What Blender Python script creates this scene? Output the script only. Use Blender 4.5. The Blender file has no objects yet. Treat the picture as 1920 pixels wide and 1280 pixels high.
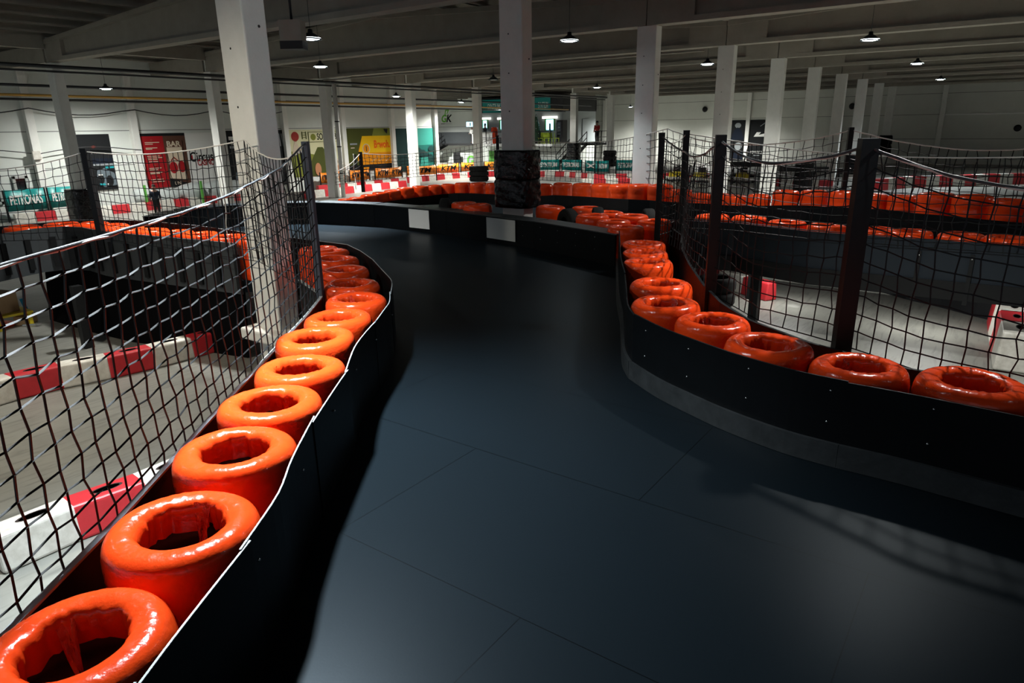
import bpy, bmesh, math, random
from mathutils import Vector, Matrix
random.seed(7)
C = bpy.context.scene.collection
SC = bpy.context.scene
PI = math.pi
EYE = 3.3                       # camera height above the hall floor; raised track deck at 1.2 m
DECK = 1.2

# ------------------------------------------------------------------ camera
YAW, PITCH, ROLL, FPX = 0.625, 0.304, -0.016, 1280.0
_fh = Vector((math.cos(YAW), math.sin(YAW), 0)); _r = Vector((math.sin(YAW), -math.cos(YAW), 0)); _z = Vector((0, 0, 1))
FWD = _fh*math.cos(PITCH) - _z*math.sin(PITCH); _u = _fh*math.sin(PITCH) + _z*math.cos(PITCH)
RGT = _r*math.cos(ROLL) + _u*math.sin(ROLL); UPV = -_r*math.sin(ROLL) + _u*math.cos(ROLL)
cam_d = bpy.data.cameras.new('camera'); cam_d.sensor_width = 36; cam_d.lens = 36*FPX/1920
cam_d.clip_start = 0.05; cam_d.clip_end = 300
cam = bpy.data.objects.new('camera', cam_d); C.objects.link(cam)
M = Matrix((RGT, UPV, -FWD)).transposed().to_4x4(); M.translation = (0, 0, EYE); cam.matrix_world = M
SC.camera = cam

# ------------------------------------------------------------------ world, exposure
w = bpy.data.worlds.new('world'); SC.world = w; w.use_nodes = True
w.node_tree.nodes['Background'].inputs[0].default_value = (0.55, 0.62, 0.7, 1)
w.node_tree.nodes['Background'].inputs[1].default_value = 0.4
SC.view_settings.view_transform = 'Standard'; SC.view_settings.look = 'None'
SC.view_settings.exposure = 1.0; SC.view_settings.gamma = 1.0; SC.view_settings.use_curve_mapping = False
SC.cycles.use_denoising = True; SC.cycles.max_bounces = 6; SC.cycles.diffuse_bounces = 4
SC.cycles.sample_clamp_indirect = 4.0
SC.cycles.caustics_reflective = False; SC.cycles.caustics_refractive = False

# lamp plan: x, y, height, watts, tint, cone degrees; each hangs a high bay fitting (built below); fill lamps are added, unseen
COOL = (0.86, 0.95, 1.0); WARM = (1.0, 0.9, 0.72); NEUT = (0.98, 0.98, 0.93)
LAMPS = [
    (2.5, 4.3, 5.3, 2400, COOL, 92, 'just left of the camera above the left tyre row'),
    (7.6, 0.6, 5.3, 1150, NEUT, 106, 'above the right hand fence'),
    (11.0, 13.4, 5.25, 4800, COOL, 86, 'next to the projector, upper left'),
    (15.8, 9.5, 5.3, 500, COOL, 112, 'right of the tall pillar in the middle'),
    (21.1, 3.6, 5.3, 3000, NEUT, 145, 'under the beams at the upper right'),
    (16.3, 19.5, 5.3, 1100, NEUT, 145, 'above the slim column with a cable run'),
    (25.3, 9.5, 5.3, 1500, NEUT, 145, 'between the second and third big columns on the right'),
    (31.1, 3.6, 5.3, 2200, NEUT, 145, 'right edge, behind the large right hand lamp'),
    (35.6, 19.6, 5.3, 1800, NEUT, 145, 'small lamp right of the tall middle pillar'),
    (14.0, 29.6, 4.95, 1350, NEUT, 168, 'far left near the dark racing poster'),
    (27.4, 27.0, 4.9, 2600, NEUT, 168, 'above the yellow poster'),
    (43.9, 3.9, 5.3, 1800, COOL, 145, 'small one near the end wall on the right'),
    (12.9, 4.0, 5.35, 600, NEUT, 120, 'cut by the top picture edge behind a beam'),
    (6.4, 11.0, 5.3, 1100, NEUT, 120, 'outside the view above the left deck'),
    (1.0, 8.4, 5.3, 560, WARM, 112, 'outside the view above the left kerbs'),
    (45.0, 32.3, 5.0, 4500, NEUT, 165, 'added out of sight to light the upstairs bar'),  # added behind the middle pillar to brighten the bar front
    (61.0, 30.0, 4.9, 3000, NEUT, 155, 'against the bright end wall'),
    (60.5, 21.5, 4.9, 3400, NEUT, 155, 'by the end wall beside the driver poster'),
    (37.0, 30.5, 4.9, 2400, NEUT, 155, 'in front of the dark green poster'),
    (2.0, 25.0, 5.3, 2600, NEUT, 150, 'outside the view at far left'),
    (18.0, -6.0, 5.3, 2400, NEUT, 145, 'added outside the view at right for bounce light'),  # unseen lamps on this side are added for bounce off the floor
    (34.0, -7.0, 5.3, 2600, NEUT, 145, 'added outside the view at far right for bounce light'),
    (5.0, -5.0, 5.3, 650, COOL, 46, 'outside the view behind the camera'),  # unseen fill spot added for the near pillar's dim face
    (52.0, -8.0, 5.3, 7000, NEUT, 150, 'added outside the view to light the end wall'),
    (49.5, 45.0, 5.2, 5000, NEUT, 150, 'hidden in the recess, added to light the logo wall'),  # added to brighten the logo wall
]

# ------------------------------------------------------------------ helpers
def W(x, y, z): return Vector((x, y, z))
def ray(px, py): return FWD + RGT*((px-960)/FPX) - UPV*((py-640)/FPX)
def gp(px, py, z):                     # point of the horizontal plane at height z (metres above hall floor)
    d = ray(px, py); return d*((z-EYE)/d.z) + W(0, 0, EYE)
def gv(px, py, y): d = ray(px, py); return d*(y/d.y) + W(0, 0, EYE)
def gu(px, py, x): d = ray(px, py); return d*(x/d.x) + W(0, 0, EYE)

def tag(o, label=None, cat=None, group=None, kind=None):
    if label: o['label'] = label
    if cat: o['category'] = cat
    if group: o['group'] = group
    if kind: o['kind'] = kind
    return o
def thing(name, loc, label, cat, group=None, rz=0):
    o = bpy.data.objects.new(name, None); C.objects.link(o); o.location = loc; o.rotation_euler.z = rz
    o.empty_display_size = 0.1
    return tag(o, label, cat, group)
def copy_tree(o, parent=None):
    c = o.copy(); C.objects.link(c)
    if parent: c.parent = parent
    for ch in list(o.children): copy_tree(ch, c)
    return c

class MB:
    def __init__(s): s.v = []; s.f = []; s.sm = []
    def add(s, vs, fs, smooth=False):
        b = len(s.v); s.v += [tuple(v) for v in vs]
        for f in fs: s.f.append(tuple(i+b for i in f)); s.sm.append(smooth)
    def box(s, c, size, rz=0):
        c = Vector(c); x, y, z = size[0]/2, size[1]/2, size[2]/2; R = Matrix.Rotation(rz, 3, 'Z')
        vs = [c + R @ Vector((a*x, b*y, d*z)) for d in (-1, 1) for b in (-1, 1) for a in (-1, 1)]
        s.add(vs, [(0,2,3,1),(4,5,7,6),(0,1,5,4),(1,3,7,5),(3,2,6,7),(2,0,4,6)]); return s
    def bar(s, p, q, wd, ht, up=(0,0,1)):
        p, q, up = Vector(p), Vector(q), Vector(up); d = (q-p).normalized(); a = d.cross(up)
        if a.length < 1e-4: a = d.cross(Vector((0,1,0)))
        a.normalize(); b = a.cross(d).normalized(); a *= wd/2; b *= ht/2
        vs = [e + i*a + j*b for e in (p, q) for i, j in ((-1,-1),(1,-1),(1,1),(-1,1))]
        s.add(vs, [(3,2,1,0),(4,5,6,7),(0,1,5,4),(1,2,6,5),(2,3,7,6),(3,0,4,7)]); return s
    def tube(s, pts, r, n=8, smooth=True, caps=True):
        pts = [Vector(p) for p in pts]; rings = []; prev = None
        for i, p in enumerate(pts):
            d = (pts[min(i+1, len(pts)-1)] - pts[max(i-1, 0)]).normalized()
            if prev is None:
                a = d.cross(Vector((0,0,1)))
                if a.length < 1e-3: a = d.cross(Vector((1,0,0)))
            else: a = prev - d*prev.dot(d)
            a.normalize(); prev = a; b = d.cross(a); rr = r[i] if isinstance(r, (list, tuple)) else r
            rings.append([p + (a*math.cos(2*PI*k/n) + b*math.sin(2*PI*k/n))*rr for k in range(n)])
        vs = [v for ring in rings for v in ring]
        fs = [(i*n+k, i*n+(k+1)%n, (i+1)*n+(k+1)%n, (i+1)*n+k) for i in range(len(pts)-1) for k in range(n)]
        if caps: fs += [tuple(reversed(range(n))), tuple(range((len(pts)-1)*n, len(pts)*n))]
        s.add(vs, fs, smooth); return s
    def lathe(s, prof, n=32, c=(0,0,0), smooth=True, fn=None, close=False):
        c = Vector(c); vs = []
        for j, (r, z) in enumerate(prof):
            for k in range(n):
                t = 2*PI*k/n; rr, zz = (r, z) if fn is None else fn(r, z, t, j)
                vs.append(c + Vector((rr*math.cos(t), rr*math.sin(t), zz)))
        fs = [(i*n+k, i*n+(k+1)%n, (i+1)*n+(k+1)%n, (i+1)*n+k) for i in range(len(prof)-1) for k in range(n)]
        if close: fs += [tuple(reversed(range(n))), tuple(range((len(prof)-1)*n, len(prof)*n))]
        s.add(vs, fs, smooth); return s
    def prism(s, poly, z0, z1):
        n = len(poly); vs = [(p[0], p[1], z0) for p in poly] + [(p[0], p[1], z1) for p in poly]
        s.add(vs, [tuple(reversed(range(n))), tuple(range(n, 2*n))] + [(i, (i+1)%n, n+(i+1)%n, n+i) for i in range(n)]); return s
    def strip(s, path, th, z0, z1):       # wall following a path in plan, thickness th to the left of travel
        P = [Vector((p[0], p[1])) for p in path]; O = offset(P, th)
        zz0 = z0 if isinstance(z0, list) else [z0]*len(P); zz1 = z1 if isinstance(z1, list) else [z1]*len(P)
        vs = []
        for p, o, a, b in zip(P, O, zz0, zz1): vs += [(p.x,p.y,a),(o.x,o.y,a),(o.x,o.y,b),(p.x,p.y,b)]
        fs = []
        for i in range(len(P)-1):
            for k in range(4): fs.append((4*i+k, 4*i+4+k, 4*i+4+(k+1)%4, 4*i+(k+1)%4))
        m = 4*(len(P)-1); fs += [(0,1,2,3),(m+3,m+2,m+1,m)]
        s.add(vs, fs); return s
    def mesh(s, name, org=(0,0,0)):
        o = Vector(org); me = bpy.data.meshes.new(name)
        me.from_pydata([tuple(Vector(v)-o) for v in s.v], [], s.f); me.polygons.foreach_set('use_smooth', s.sm)
        bm = bmesh.new(); bm.from_mesh(me); bmesh.ops.recalc_face_normals(bm, faces=bm.faces); bm.to_mesh(me); bm.free()
        me.update(); return me
    def build(s, name, mat, parent=None, org=None, bevel=0, label=None):
        if org is None: org = root_loc(parent) if parent else (0,0,0)
        me = s.mesh(name, org); me.materials.append(mat)
        o = bpy.data.objects.new(name, me); C.objects.link(o)
        if parent: o.parent = parent
        else: o.location = org
        if bevel:
            b = o.modifiers.new('bevel', 'BEVEL'); b.width = bevel; b.segments = 2; b.limit_method = 'ANGLE'
        if label: o['label'] = label
        return o
def root_loc(o):
    while o.parent: o = o.parent
    return Vector(o.location)
def offset(P, d):
    out = []
    for i, p in enumerate(P):
        a = (P[i]-P[i-1]) if i > 0 else (P[1]-P[0]); b = (P[i+1]-P[i]) if i < len(P)-1 else a
        a = a.normalized(); b = b.normalized(); na = Vector((-a.y, a.x)); nb = Vector((-b.y, b.x))
        n = (na+nb); n = n.normalized() if n.length > 1e-6 else na
        out.append(p + n*(d/max(0.5, n.dot(na))))
    return out
def smooth_path(P, n=6):
    P = [Vector(p) for p in P]; out = []
    for i in range(len(P)-1):
        p0, p1, p2, p3 = P[max(i-1,0)], P[i], P[i+1], P[min(i+2, len(P)-1)]
        for k in range(n):
            t = k/n
            out.append(0.5*((2*p1) + (p2-p0)*t + (2*p0-5*p1+4*p2-p3)*t*t + (3*p1-p0-3*p2+p3)*t**3))
    out.append(P[-1]); return out
def resample(P, step):
    P = [Vector(p) for p in P]; L = [0]
    for a, b in zip(P, P[1:]): L.append(L[-1] + (b-a).length)
    n = max(1, round(L[-1]/step)); out = []; j = 0
    for i in range(n+1):
        t = L[-1]*i/n
        while j < len(L)-2 and L[j+1] < t: j += 1
        out.append(P[j].lerp(P[j+1], (t-L[j])/max(1e-9, L[j+1]-L[j])))
    return out
ORD = ['first','second','third','fourth','fifth','sixth','seventh','eighth','ninth','tenth','eleventh','twelfth','thirteenth',
 'fourteenth','fifteenth','sixteenth','seventeenth','eighteenth','nineteenth','twentieth','twenty-first','twenty-second','twenty-third',
 'twenty-fourth','twenty-fifth','twenty-sixth','twenty-seventh','twenty-eighth','twenty-ninth','thirtieth','thirty-first','thirty-second','thirty-third','thirty-fourth','thirty-fifth','thirty-sixth','thirty-seventh','thirty-eighth','thirty-ninth','fortieth']

# ------------------------------------------------------------------ materials
def mat(name, col, rough=0.6, metal=0, noise=None, bump=None, coat=0, emit=None, spec=0.5, emit_col=None, coat_rough=0.05):
    m = bpy.data.materials.new(name); m.use_nodes = True; nt = m.node_tree; b = nt.nodes['Principled BSDF']
    if name.startswith('print_'): spec = .12; rough = .7
    b.inputs['Base Color'].default_value = (*col, 1); b.inputs['Roughness'].default_value = rough; b.inputs['Metallic'].default_value = metal
    b.inputs['Specular IOR Level'].default_value = spec; b.inputs['Coat Weight'].default_value = coat; b.inputs['Coat Roughness'].default_value = coat_rough
    tc = nt.nodes.new('ShaderNodeTexCoord')
    if noise:
        sc, amt, col2 = noise
        n = nt.nodes.new('ShaderNodeTexNoise'); n.inputs['Scale'].default_value = sc; n.inputs['Detail'].default_value = 8; n.inputs['Roughness'].default_value = 0.65
        nt.links.new(tc.outputs['Object'], n.inputs['Vector'])
        r = nt.nodes.new('ShaderNodeMapRange'); r.inputs[1].default_value = 0.35; r.inputs[2].default_value = 0.7; r.inputs[4].default_value = amt
        nt.links.new(n.outputs['Fac'], r.inputs[0])
        mx = nt.nodes.new('ShaderNodeMix'); mx.data_type = 'RGBA'; mx.inputs[6].default_value = (*col, 1); mx.inputs[7].default_value = (*col2, 1)
        nt.links.new(r.outputs[0], mx.inputs[0]); nt.links.new(mx.outputs[2], b.inputs['Base Color'])
    if bump:
        sc, st, ds = bump
        n = nt.nodes.new('ShaderNodeTexNoise'); n.inputs['Scale'].default_value = sc; n.inputs['Detail'].default_value = 5
        nt.links.new(tc.outputs['Object'], n.inputs['Vector'])
        bp = nt.nodes.new('ShaderNodeBump'); bp.inputs['Strength'].default_value = st; bp.inputs['Distance'].default_value = ds
        nt.links.new(n.outputs['Fac'], bp.inputs['Height']); nt.links.new(bp.outputs[0], b.inputs['Normal'])
    if emit:
        b.inputs['Emission Color'].default_value = (*(emit_col or col), 1); b.inputs['Emission Strength'].default_value = emit
    return m
MT = {}
MT['concrete_col'] = mat('painted_concrete', (0.74, 0.74, 0.70), 0.75, noise=(3.5, 0.5, (0.62, 0.62, 0.58)), bump=(30, 0.25, 0.01))
MT['beam'] = mat('precast_concrete', (0.32, 0.295, 0.25), 0.85, noise=(2.0, 0.6, (0.24, 0.22, 0.185)), bump=(18, 0.2, 0.01))
MT['ceiling'] = mat('roof_slab', (0.06, 0.065, 0.065), 0.85, noise=(1.5, 0.6, (0.04, 0.045, 0.045)))
MT['red_film'] = mat('red_stretch_film', (0.74, 0.057, 0.008), 0.2, noise=(6, 0.4, (0.62, 0.042, 0.007)), bump=(26, 0.5, 0.008), coat=0.2, coat_rough=0.04, spec=0.25)
MT['red_flap'] = mat('red_film_loose', (0.6, 0.04, 0.018), 0.2, bump=(30, 0.8, 0.02), coat=0.5)
MT['black_film'] = mat('black_stretch_film', (0.004, 0.004, 0.0045), 0.1, bump=(20, 0.7, 0.02), spec=0.4)
MT['rubber'] = mat('black_rubber', (0.012, 0.012, 0.012), 0.8, bump=(60, 0.3, 0.005), spec=0.15)
MT['pad_rubber'] = mat('matt_black_rubber', (0.005, 0.005, 0.005), 0.85, bump=(40, 0.3, 0.006), spec=0.15)
MT['shade_boards'] = mat('black_shade_board', (0.003, 0.003, 0.0035), 0.95, spec=0.05)  # near black so the space under the left deck stays dark
MT['core'] = mat('dark_inner_tyre', (0.03, 0.006, 0.005), 0.55)
MT['barrier'] = mat('black_plastic_board', (0.0035, 0.0045, 0.0055), 0.42, noise=(4, 0.6, (0.002, 0.0025, 0.003)), spec=0.16, bump=(9, 0.08, 0.01))
MT['barrier_cap'] = mat('black_plastic_cap', (0.03, 0.034, 0.036), 0.38, noise=(7, 0.7, (0.012, 0.014, 0.015)), bump=(5, 0.35, 0.03))
MT['edge_trim'] = mat('grey_board_edge', (0.34, 0.37, 0.39), 0.4)
MT['grey_panel'] = mat('dark_grey_panel', (0.042, 0.047, 0.05), 0.5, noise=(2, 0.5, (0.028, 0.032, 0.035)), spec=0.3)
MT['navy_panel'] = mat('dark_navy_panel', (0.012, 0.017, 0.023), 0.45, noise=(2, 0.5, (0.008, 0.012, 0.016)), spec=0.3)
MT['steel_black'] = mat('black_steel', (0.006, 0.0065, 0.007), 0.5, spec=0.25)
MT['post_grey'] = mat('slate_steel_post', (0.06, 0.07, 0.09), 0.5, metal=0.2)
MT['zinc'] = mat('zinc_bolt', (0.6, 0.62, 0.62), 0.25, metal=1)
MT['cord'] = mat('black_net_cord', (0.008, 0.009, 0.010), 0.55, spec=0.25)
MT['rope_dark'] = mat('dark_braided_rope', (0.05, 0.055, 0.06), 0.5, bump=(160, 0.6, 0.004))
MT['rope_white'] = mat('white_cord', (0.68, 0.66, 0.62), 0.5, bump=(120, 0.4, 0.003))
MT['white_board'] = mat('white_board', (0.72, 0.74, 0.74), 0.4, noise=(5, 0.2, (0.6, 0.62, 0.62)))
MT['grey_board'] = mat('grey_board', (0.36, 0.38, 0.38), 0.4, noise=(5, 0.3, (0.3, 0.32, 0.32)))
MT['red_kerb'] = mat('red_kerb_plastic', (0.5, 0.022, 0.03), 0.45, noise=(9, 0.5, (0.33, 0.015, 0.02)), bump=(40, 0.1, 0.004))
MT['white_kerb'] = mat('white_kerb_plastic', (0.68, 0.66, 0.6), 0.5, noise=(8, 0.7, (0.38, 0.35, 0.30)), bump=(40, 0.1, 0.004))
MT['kerb_hole'] = mat('kerb_recess', (0.02, 0.01, 0.01), 0.8)
MT['dark_metal'] = mat('dark_housing', (0.02, 0.025, 0.03), 0.4, metal=0.5)
MT['lamp_glow'] = mat('lamp_glass', (1, 1, 1), 0.4, emit=14, emit_col=(0.85, 0.95, 1.0))
MT['lamp_off'] = mat('lamp_glass_off', (0.55, 0.57, 0.58), 0.3)
MT['black'] = mat('matt_black', (0.01, 0.01, 0.011), 0.6)
MT['pipe_black'] = mat('black_pipe', (0.015, 0.015, 0.016), 0.5)
MT['pipe_yellow'] = mat('yellow_gas_pipe', (0.55, 0.3, 0.05), 0.4)
MT['grey_wall'] = mat('grey_cabin_paint', (0.36, 0.40, 0.41), 0.7, noise=(1.2, 0.3, (0.32, 0.35, 0.36)))
MT['teal'] = mat('teal_vinyl', (0.0, 0.23, 0.215), 0.4, bump=(5, 0.3, 0.03))
MT['orange'] = mat('orange_vinyl', (0.85, 0.24, 0.015), 0.4, bump=(5, 0.3, 0.03))
MT['white'] = mat('white_paint', (0.8, 0.8, 0.78), 0.5)
MT['skin'] = mat('skin', (0.5, 0.3, 0.22), 0.55)
MT['cloth_navy'] = mat('navy_cloth', (0.02, 0.03, 0.05), 0.85)
MT['cloth_black'] = mat('black_cloth', (0.012, 0.012, 0.013), 0.9)
MT['cloth_red'] = mat('red_cloth', (0.42, 0.02, 0.02), 0.85)
MT['cloth_white'] = mat('white_cloth', (0.72, 0.72, 0.7), 0.85)
MT['hair'] = mat('dark_hair', (0.025, 0.017, 0.012), 0.6)
MT['cardboard'] = mat('cardboard', (0.5, 0.33, 0.17), 0.85, noise=(10, 0.4, (0.4, 0.26, 0.13)))
MT['yellow'] = mat('yellow_plastic', (0.65, 0.5, 0.02), 0.45)
MT['lime'] = mat('lime_plastic', (0.5, 0.62, 0.05), 0.45)
MT['green'] = mat('green_paint', (0.09, 0.33, 0.05), 0.5)
MT['cyan'] = mat('blue_plastic', (0.02, 0.35, 0.6), 0.4)
MT['orange_lid'] = mat('orange_plastic', (0.8, 0.08, 0.01), 0.35)
MT['tarp'] = mat('grey_tarpaulin', (0.42, 0.45, 0.44), 0.45, noise=(3, 0.6, (0.25, 0.28, 0.27)), bump=(4, 0.6, 0.06))
MT['window_frame'] = mat('aluminium_frame', (0.5, 0.52, 0.5), 0.4, metal=0.3)
MT['glass_dark'] = mat('dark_glazing', (0.012, 0.015, 0.017), 0.08)
MT['screen_blue'] = mat('lit_screen_blue', (0.3, 0.7, 0.9), 0.3, emit=1.6, emit_col=(0.35, 0.75, 1.0))
MT['light_box'] = mat('lit_light_box', (0.9, 0.9, 0.85), 0.4, emit=0.9, emit_col=(1.0, 0.95, 0.85))
MT['plinth'] = mat('dark_track_edge', (0.006, 0.007, 0.009), 0.5, spec=0.3)
MT['tree_green'] = mat('fir_green', (0.02, 0.06, 0.03), 0.8)
MT['bauble'] = mat('silver_bauble', (0.75, 0.72, 0.68), 0.2, metal=0.7)
MT['film_tape'] = mat('scrap_red_tape', (0.75, 0.07, 0.02), 0.3)

def wall_mat(name, col, joints, vert_axis=None, vsp=None):
    m = mat(name, col, 0.75, noise=(0.9, 0.35, tuple(c*0.8 for c in col)), bump=(12, 0.1, 0.01)); nt = m.node_tree; b = nt.nodes['Principled BSDF']
    src = b.inputs['Base Color'].links[0].from_socket
    tc = nt.nodes.new('ShaderNodeTexCoord'); sp = nt.nodes.new('ShaderNodeSeparateXYZ'); nt.links.new(tc.outputs['Object'], sp.inputs[0])
    last = None
    for j in joints:
        c = nt.nodes.new('ShaderNodeMath'); c.operation = 'COMPARE'; c.inputs[1].default_value = j; c.inputs[2].default_value = 0.018
        nt.links.new(sp.outputs['Z'], c.inputs[0])
        if last is None: last = c.outputs[0]
        else:
            a = nt.nodes.new('ShaderNodeMath'); a.operation = 'MAXIMUM'; nt.links.new(last, a.inputs[0]); nt.links.new(c.outputs[0], a.inputs[1]); last = a.outputs[0]
    mx = nt.nodes.new('ShaderNodeMix'); mx.data_type = 'RGBA'; nt.links.new(last, mx.inputs[0]); nt.links.new(src, mx.inputs[6]); mx.inputs[7].default_value = (*[c*0.3 for c in col], 1)
    nt.links.new(mx.outputs[2], b.inputs['Base Color']); return m
MT['wall'] = wall_mat('white_wall_panels', (0.66, 0.69, 0.65), (1.95, 3.42, 4.85))
MT['wall_end'] = wall_mat('white_end_wall_panels', (0.62, 0.63, 0.58), (1.9, 3.75, 5.3))

def floor_mat():
    m = mat('polished_concrete_floor', (0.23, 0.23, 0.205), 0.42, noise=(1.1, 0.7, (0.13, 0.13, 0.118)), bump=(25, 0.06, 0.01)); nt = m.node_tree; b = nt.nodes['Principled BSDF']
    src = b.inputs['Base Color'].links[0].from_socket
    tc = nt.nodes.new('ShaderNodeTexCoord'); mp = nt.nodes.new('ShaderNodeMapping'); mp.inputs['Rotation'].default_value = (0, 0, 0.35); mp.inputs['Scale'].default_value = (1.0, 9, 1)
    nt.links.new(tc.outputs['Object'], mp.inputs[0])
    n = nt.nodes.new('ShaderNodeTexNoise'); n.inputs['Scale'].default_value = 1.6; n.inputs['Detail'].default_value = 9; n.inputs['Distortion'].default_value = 0.7; nt.links.new(mp.outputs[0], n.inputs['Vector'])
    r = nt.nodes.new('ShaderNodeMapRange'); r.inputs[1].default_value = 0.52; r.inputs[2].default_value = 0.68; r.inputs[4].default_value = 0.55; nt.links.new(n.outputs['Fac'], r.inputs[0])
    mx = nt.nodes.new('ShaderNodeMix'); mx.data_type = 'RGBA'; nt.links.new(r.outputs[0], mx.inputs[0]); nt.links.new(src, mx.inputs[6]); mx.inputs[7].default_value = (0.075, 0.075, 0.07, 1)
    nt.links.new(mx.outputs[2], b.inputs['Base Color']); return m
MT['floor'] = floor_mat()
def deck_mat():
    m = mat('dark_track_boards', (0.0043, 0.0070, 0.0094), 0.37, noise=(0.8, 0.75, (0.004, 0.0065, 0.0085)), bump=(90, 0.06, 0.004)); nt = m.node_tree; b = nt.nodes['Principled BSDF']; b.inputs['Specular IOR Level'].default_value = 0.10; b.inputs['Specular Tint'].default_value = (0.72, 0.88, 1.0, 1)
    src = b.inputs['Base Color'].links[0].from_socket
    tc = nt.nodes.new('ShaderNodeTexCoord'); mp = nt.nodes.new('ShaderNodeMapping'); mp.inputs['Location'].default_value = (-1.48, -2.08, 0)
    sx = nt.nodes.new('ShaderNodeSeparateXYZ'); cx = nt.nodes.new('ShaderNodeCombineXYZ'); nt.links.new(tc.outputs['Object'], sx.inputs[0]); nt.links.new(sx.outputs[1], cx.inputs[0]); nt.links.new(sx.outputs[0], cx.inputs[1])
    nt.links.new(cx.outputs[0], mp.inputs[0])
    br = nt.nodes.new('ShaderNodeTexBrick'); br.inputs['Scale'].default_value = 1; br.inputs['Brick Width'].default_value = 2.44; br.inputs['Row Height'].default_value = 1.22
    br.inputs['Mortar Size'].default_value = 0.0026; br.inputs['Mortar Smooth'].default_value = 0.3; br.offset = 0.5
    br.inputs['Color1'].default_value = (0, 0, 0, 1); br.inputs['Color2'].default_value = (0, 0, 0, 1); br.inputs['Mortar'].default_value = (1, 1, 1, 1)
    nt.links.new(mp.outputs[0], br.inputs['Vector'])
    mx = nt.nodes.new('ShaderNodeMix'); mx.data_type = 'RGBA'; nt.links.new(br.outputs['Fac'], mx.inputs[0]); nt.links.new(src, mx.inputs[6]); mx.inputs[7].default_value = (0.0008, 0.001, 0.0012, 1)
    # specks of grit
    vo = nt.nodes.new('ShaderNodeTexVoronoi'); vo.inputs['Scale'].default_value = 9; nt.links.new(tc.outputs['Object'], vo.inputs['Vector'])
    lt = nt.nodes.new('ShaderNodeMath'); lt.operation = 'LESS_THAN'; lt.inputs[1].default_value = 0.035; nt.links.new(vo.outputs['Distance'], lt.inputs[0])
    ns = nt.nodes.new('ShaderNodeTexNoise'); ns.inputs['Scale'].default_value = 0.7; nt.links.new(tc.outputs['Object'], ns.inputs['Vector'])
    gt = nt.nodes.new('ShaderNodeMath'); gt.operation = 'GREATER_THAN'; gt.inputs[1].default_value = 0.52; nt.links.new(ns.outputs['Fac'], gt.inputs[0])
    mu = nt.nodes.new('ShaderNodeMath'); mu.operation = 'MULTIPLY'; nt.links.new(lt.outputs[0], mu.inputs[0]); nt.links.new(gt.outputs[0], mu.inputs[1])
    m2 = nt.nodes.new('ShaderNodeMix'); m2.data_type = 'RGBA'; nt.links.new(mu.outputs[0], m2.inputs[0]); nt.links.new(mx.outputs[2], m2.inputs[6]); m2.inputs[7].default_value = (0.004, 0.004, 0.004, 1)
    nt.links.new(m2.outputs[2], b.inputs['Base Color']); return m
MT['deck'] = deck_mat()

# ------------------------------------------------------------------ structure: floor, walls, roof, columns
S, U0, V0, DB, HB = 6.0, 5.70, 8.24, 19.95, 5.72       # bay, first column, rows, beam span, beam underside
V1 = V0 + DB; VW = 32.7; UE = 65.3; UC = 54.0
def struct(o, label=None): o['kind'] = 'structure'; return tag(o, label)
fl = MB(); fl.add([(-14,-26,0),(UE,-26,0),(UE,52,0),(-14,52,0)], [(0,1,2,3)]); struct(fl.build('floor', MT['floor']), 'grey concrete hall floor')
mb = MB(); mb.box((11.5, VW+0.15, 3.4), (51, 0.3, 6.8)); struct(mb.build('wall_left', MT['wall']), 'long white panel wall with posters')
mb = MB(); mb.box((UE+0.15, 12, 3.4), (0.3, 80, 6.8)); struct(mb.build('wall_end', MT['wall_end']), 'far white end wall')
mb = MB(); mb.box(((-14+UE)/2, -26.15, 3.4), (UE+14, 0.3, 6.8)); struct(mb.build('wall_right', MT['wall_end']), 'right hand wall outside the view')
mb = MB(); mb.box((51, 52.15, 3.4), (30, 0.3, 6.8)); struct(mb.build('wall_recess', MT['wall']), 'back wall of the recess')
def zroof(v):
    a = (v-V0) % DB / DB
    if v > V1: return HB + 0.72 - (v-V1)*0.03
    return HB + 0.72 + 0.5*(1-abs(2*a-1))
mb = MB()
vs = [V0-2*DB, V0-1.5*DB, V0-DB, V0-DB/2, V0, V0+DB/2, V1, 52.3]
for a, b in zip(vs, vs[1:]):
    za, zb = zroof(a+1e-6)+0.3, zroof(b-1e-6)+0.3
    mb.add([(-14,a,za),(UE,a,za),(UE,b,zb),(-14,b,zb),(-14,a,za+.2),(UE,a,za+.2),(UE,b,zb+.2),(-14,b,zb+.2)], [(0,3,2,1),(4,5,6,7),(0,1,5,4),(2,3,7,6),(1,2,6,5),(3,0,4,7)])
struct(mb.build('ceiling', MT['ceiling']), 'dark ribbed roof with purlins')
mb = MB(); v = V0 - DB
while v < 51:
    z = zroof(v); mb.box(((UE-14)/2, v, z+0.17), (UE+14, 0.12, 0.34)); mb.box(((UE-14)/2, v, z+0.03), (UE+14, 0.2, 0.06)); v += 1.33
struct(mb.build('ceiling_purlins', MT['beam']), 'parallel grey purlins under the roof')
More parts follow.
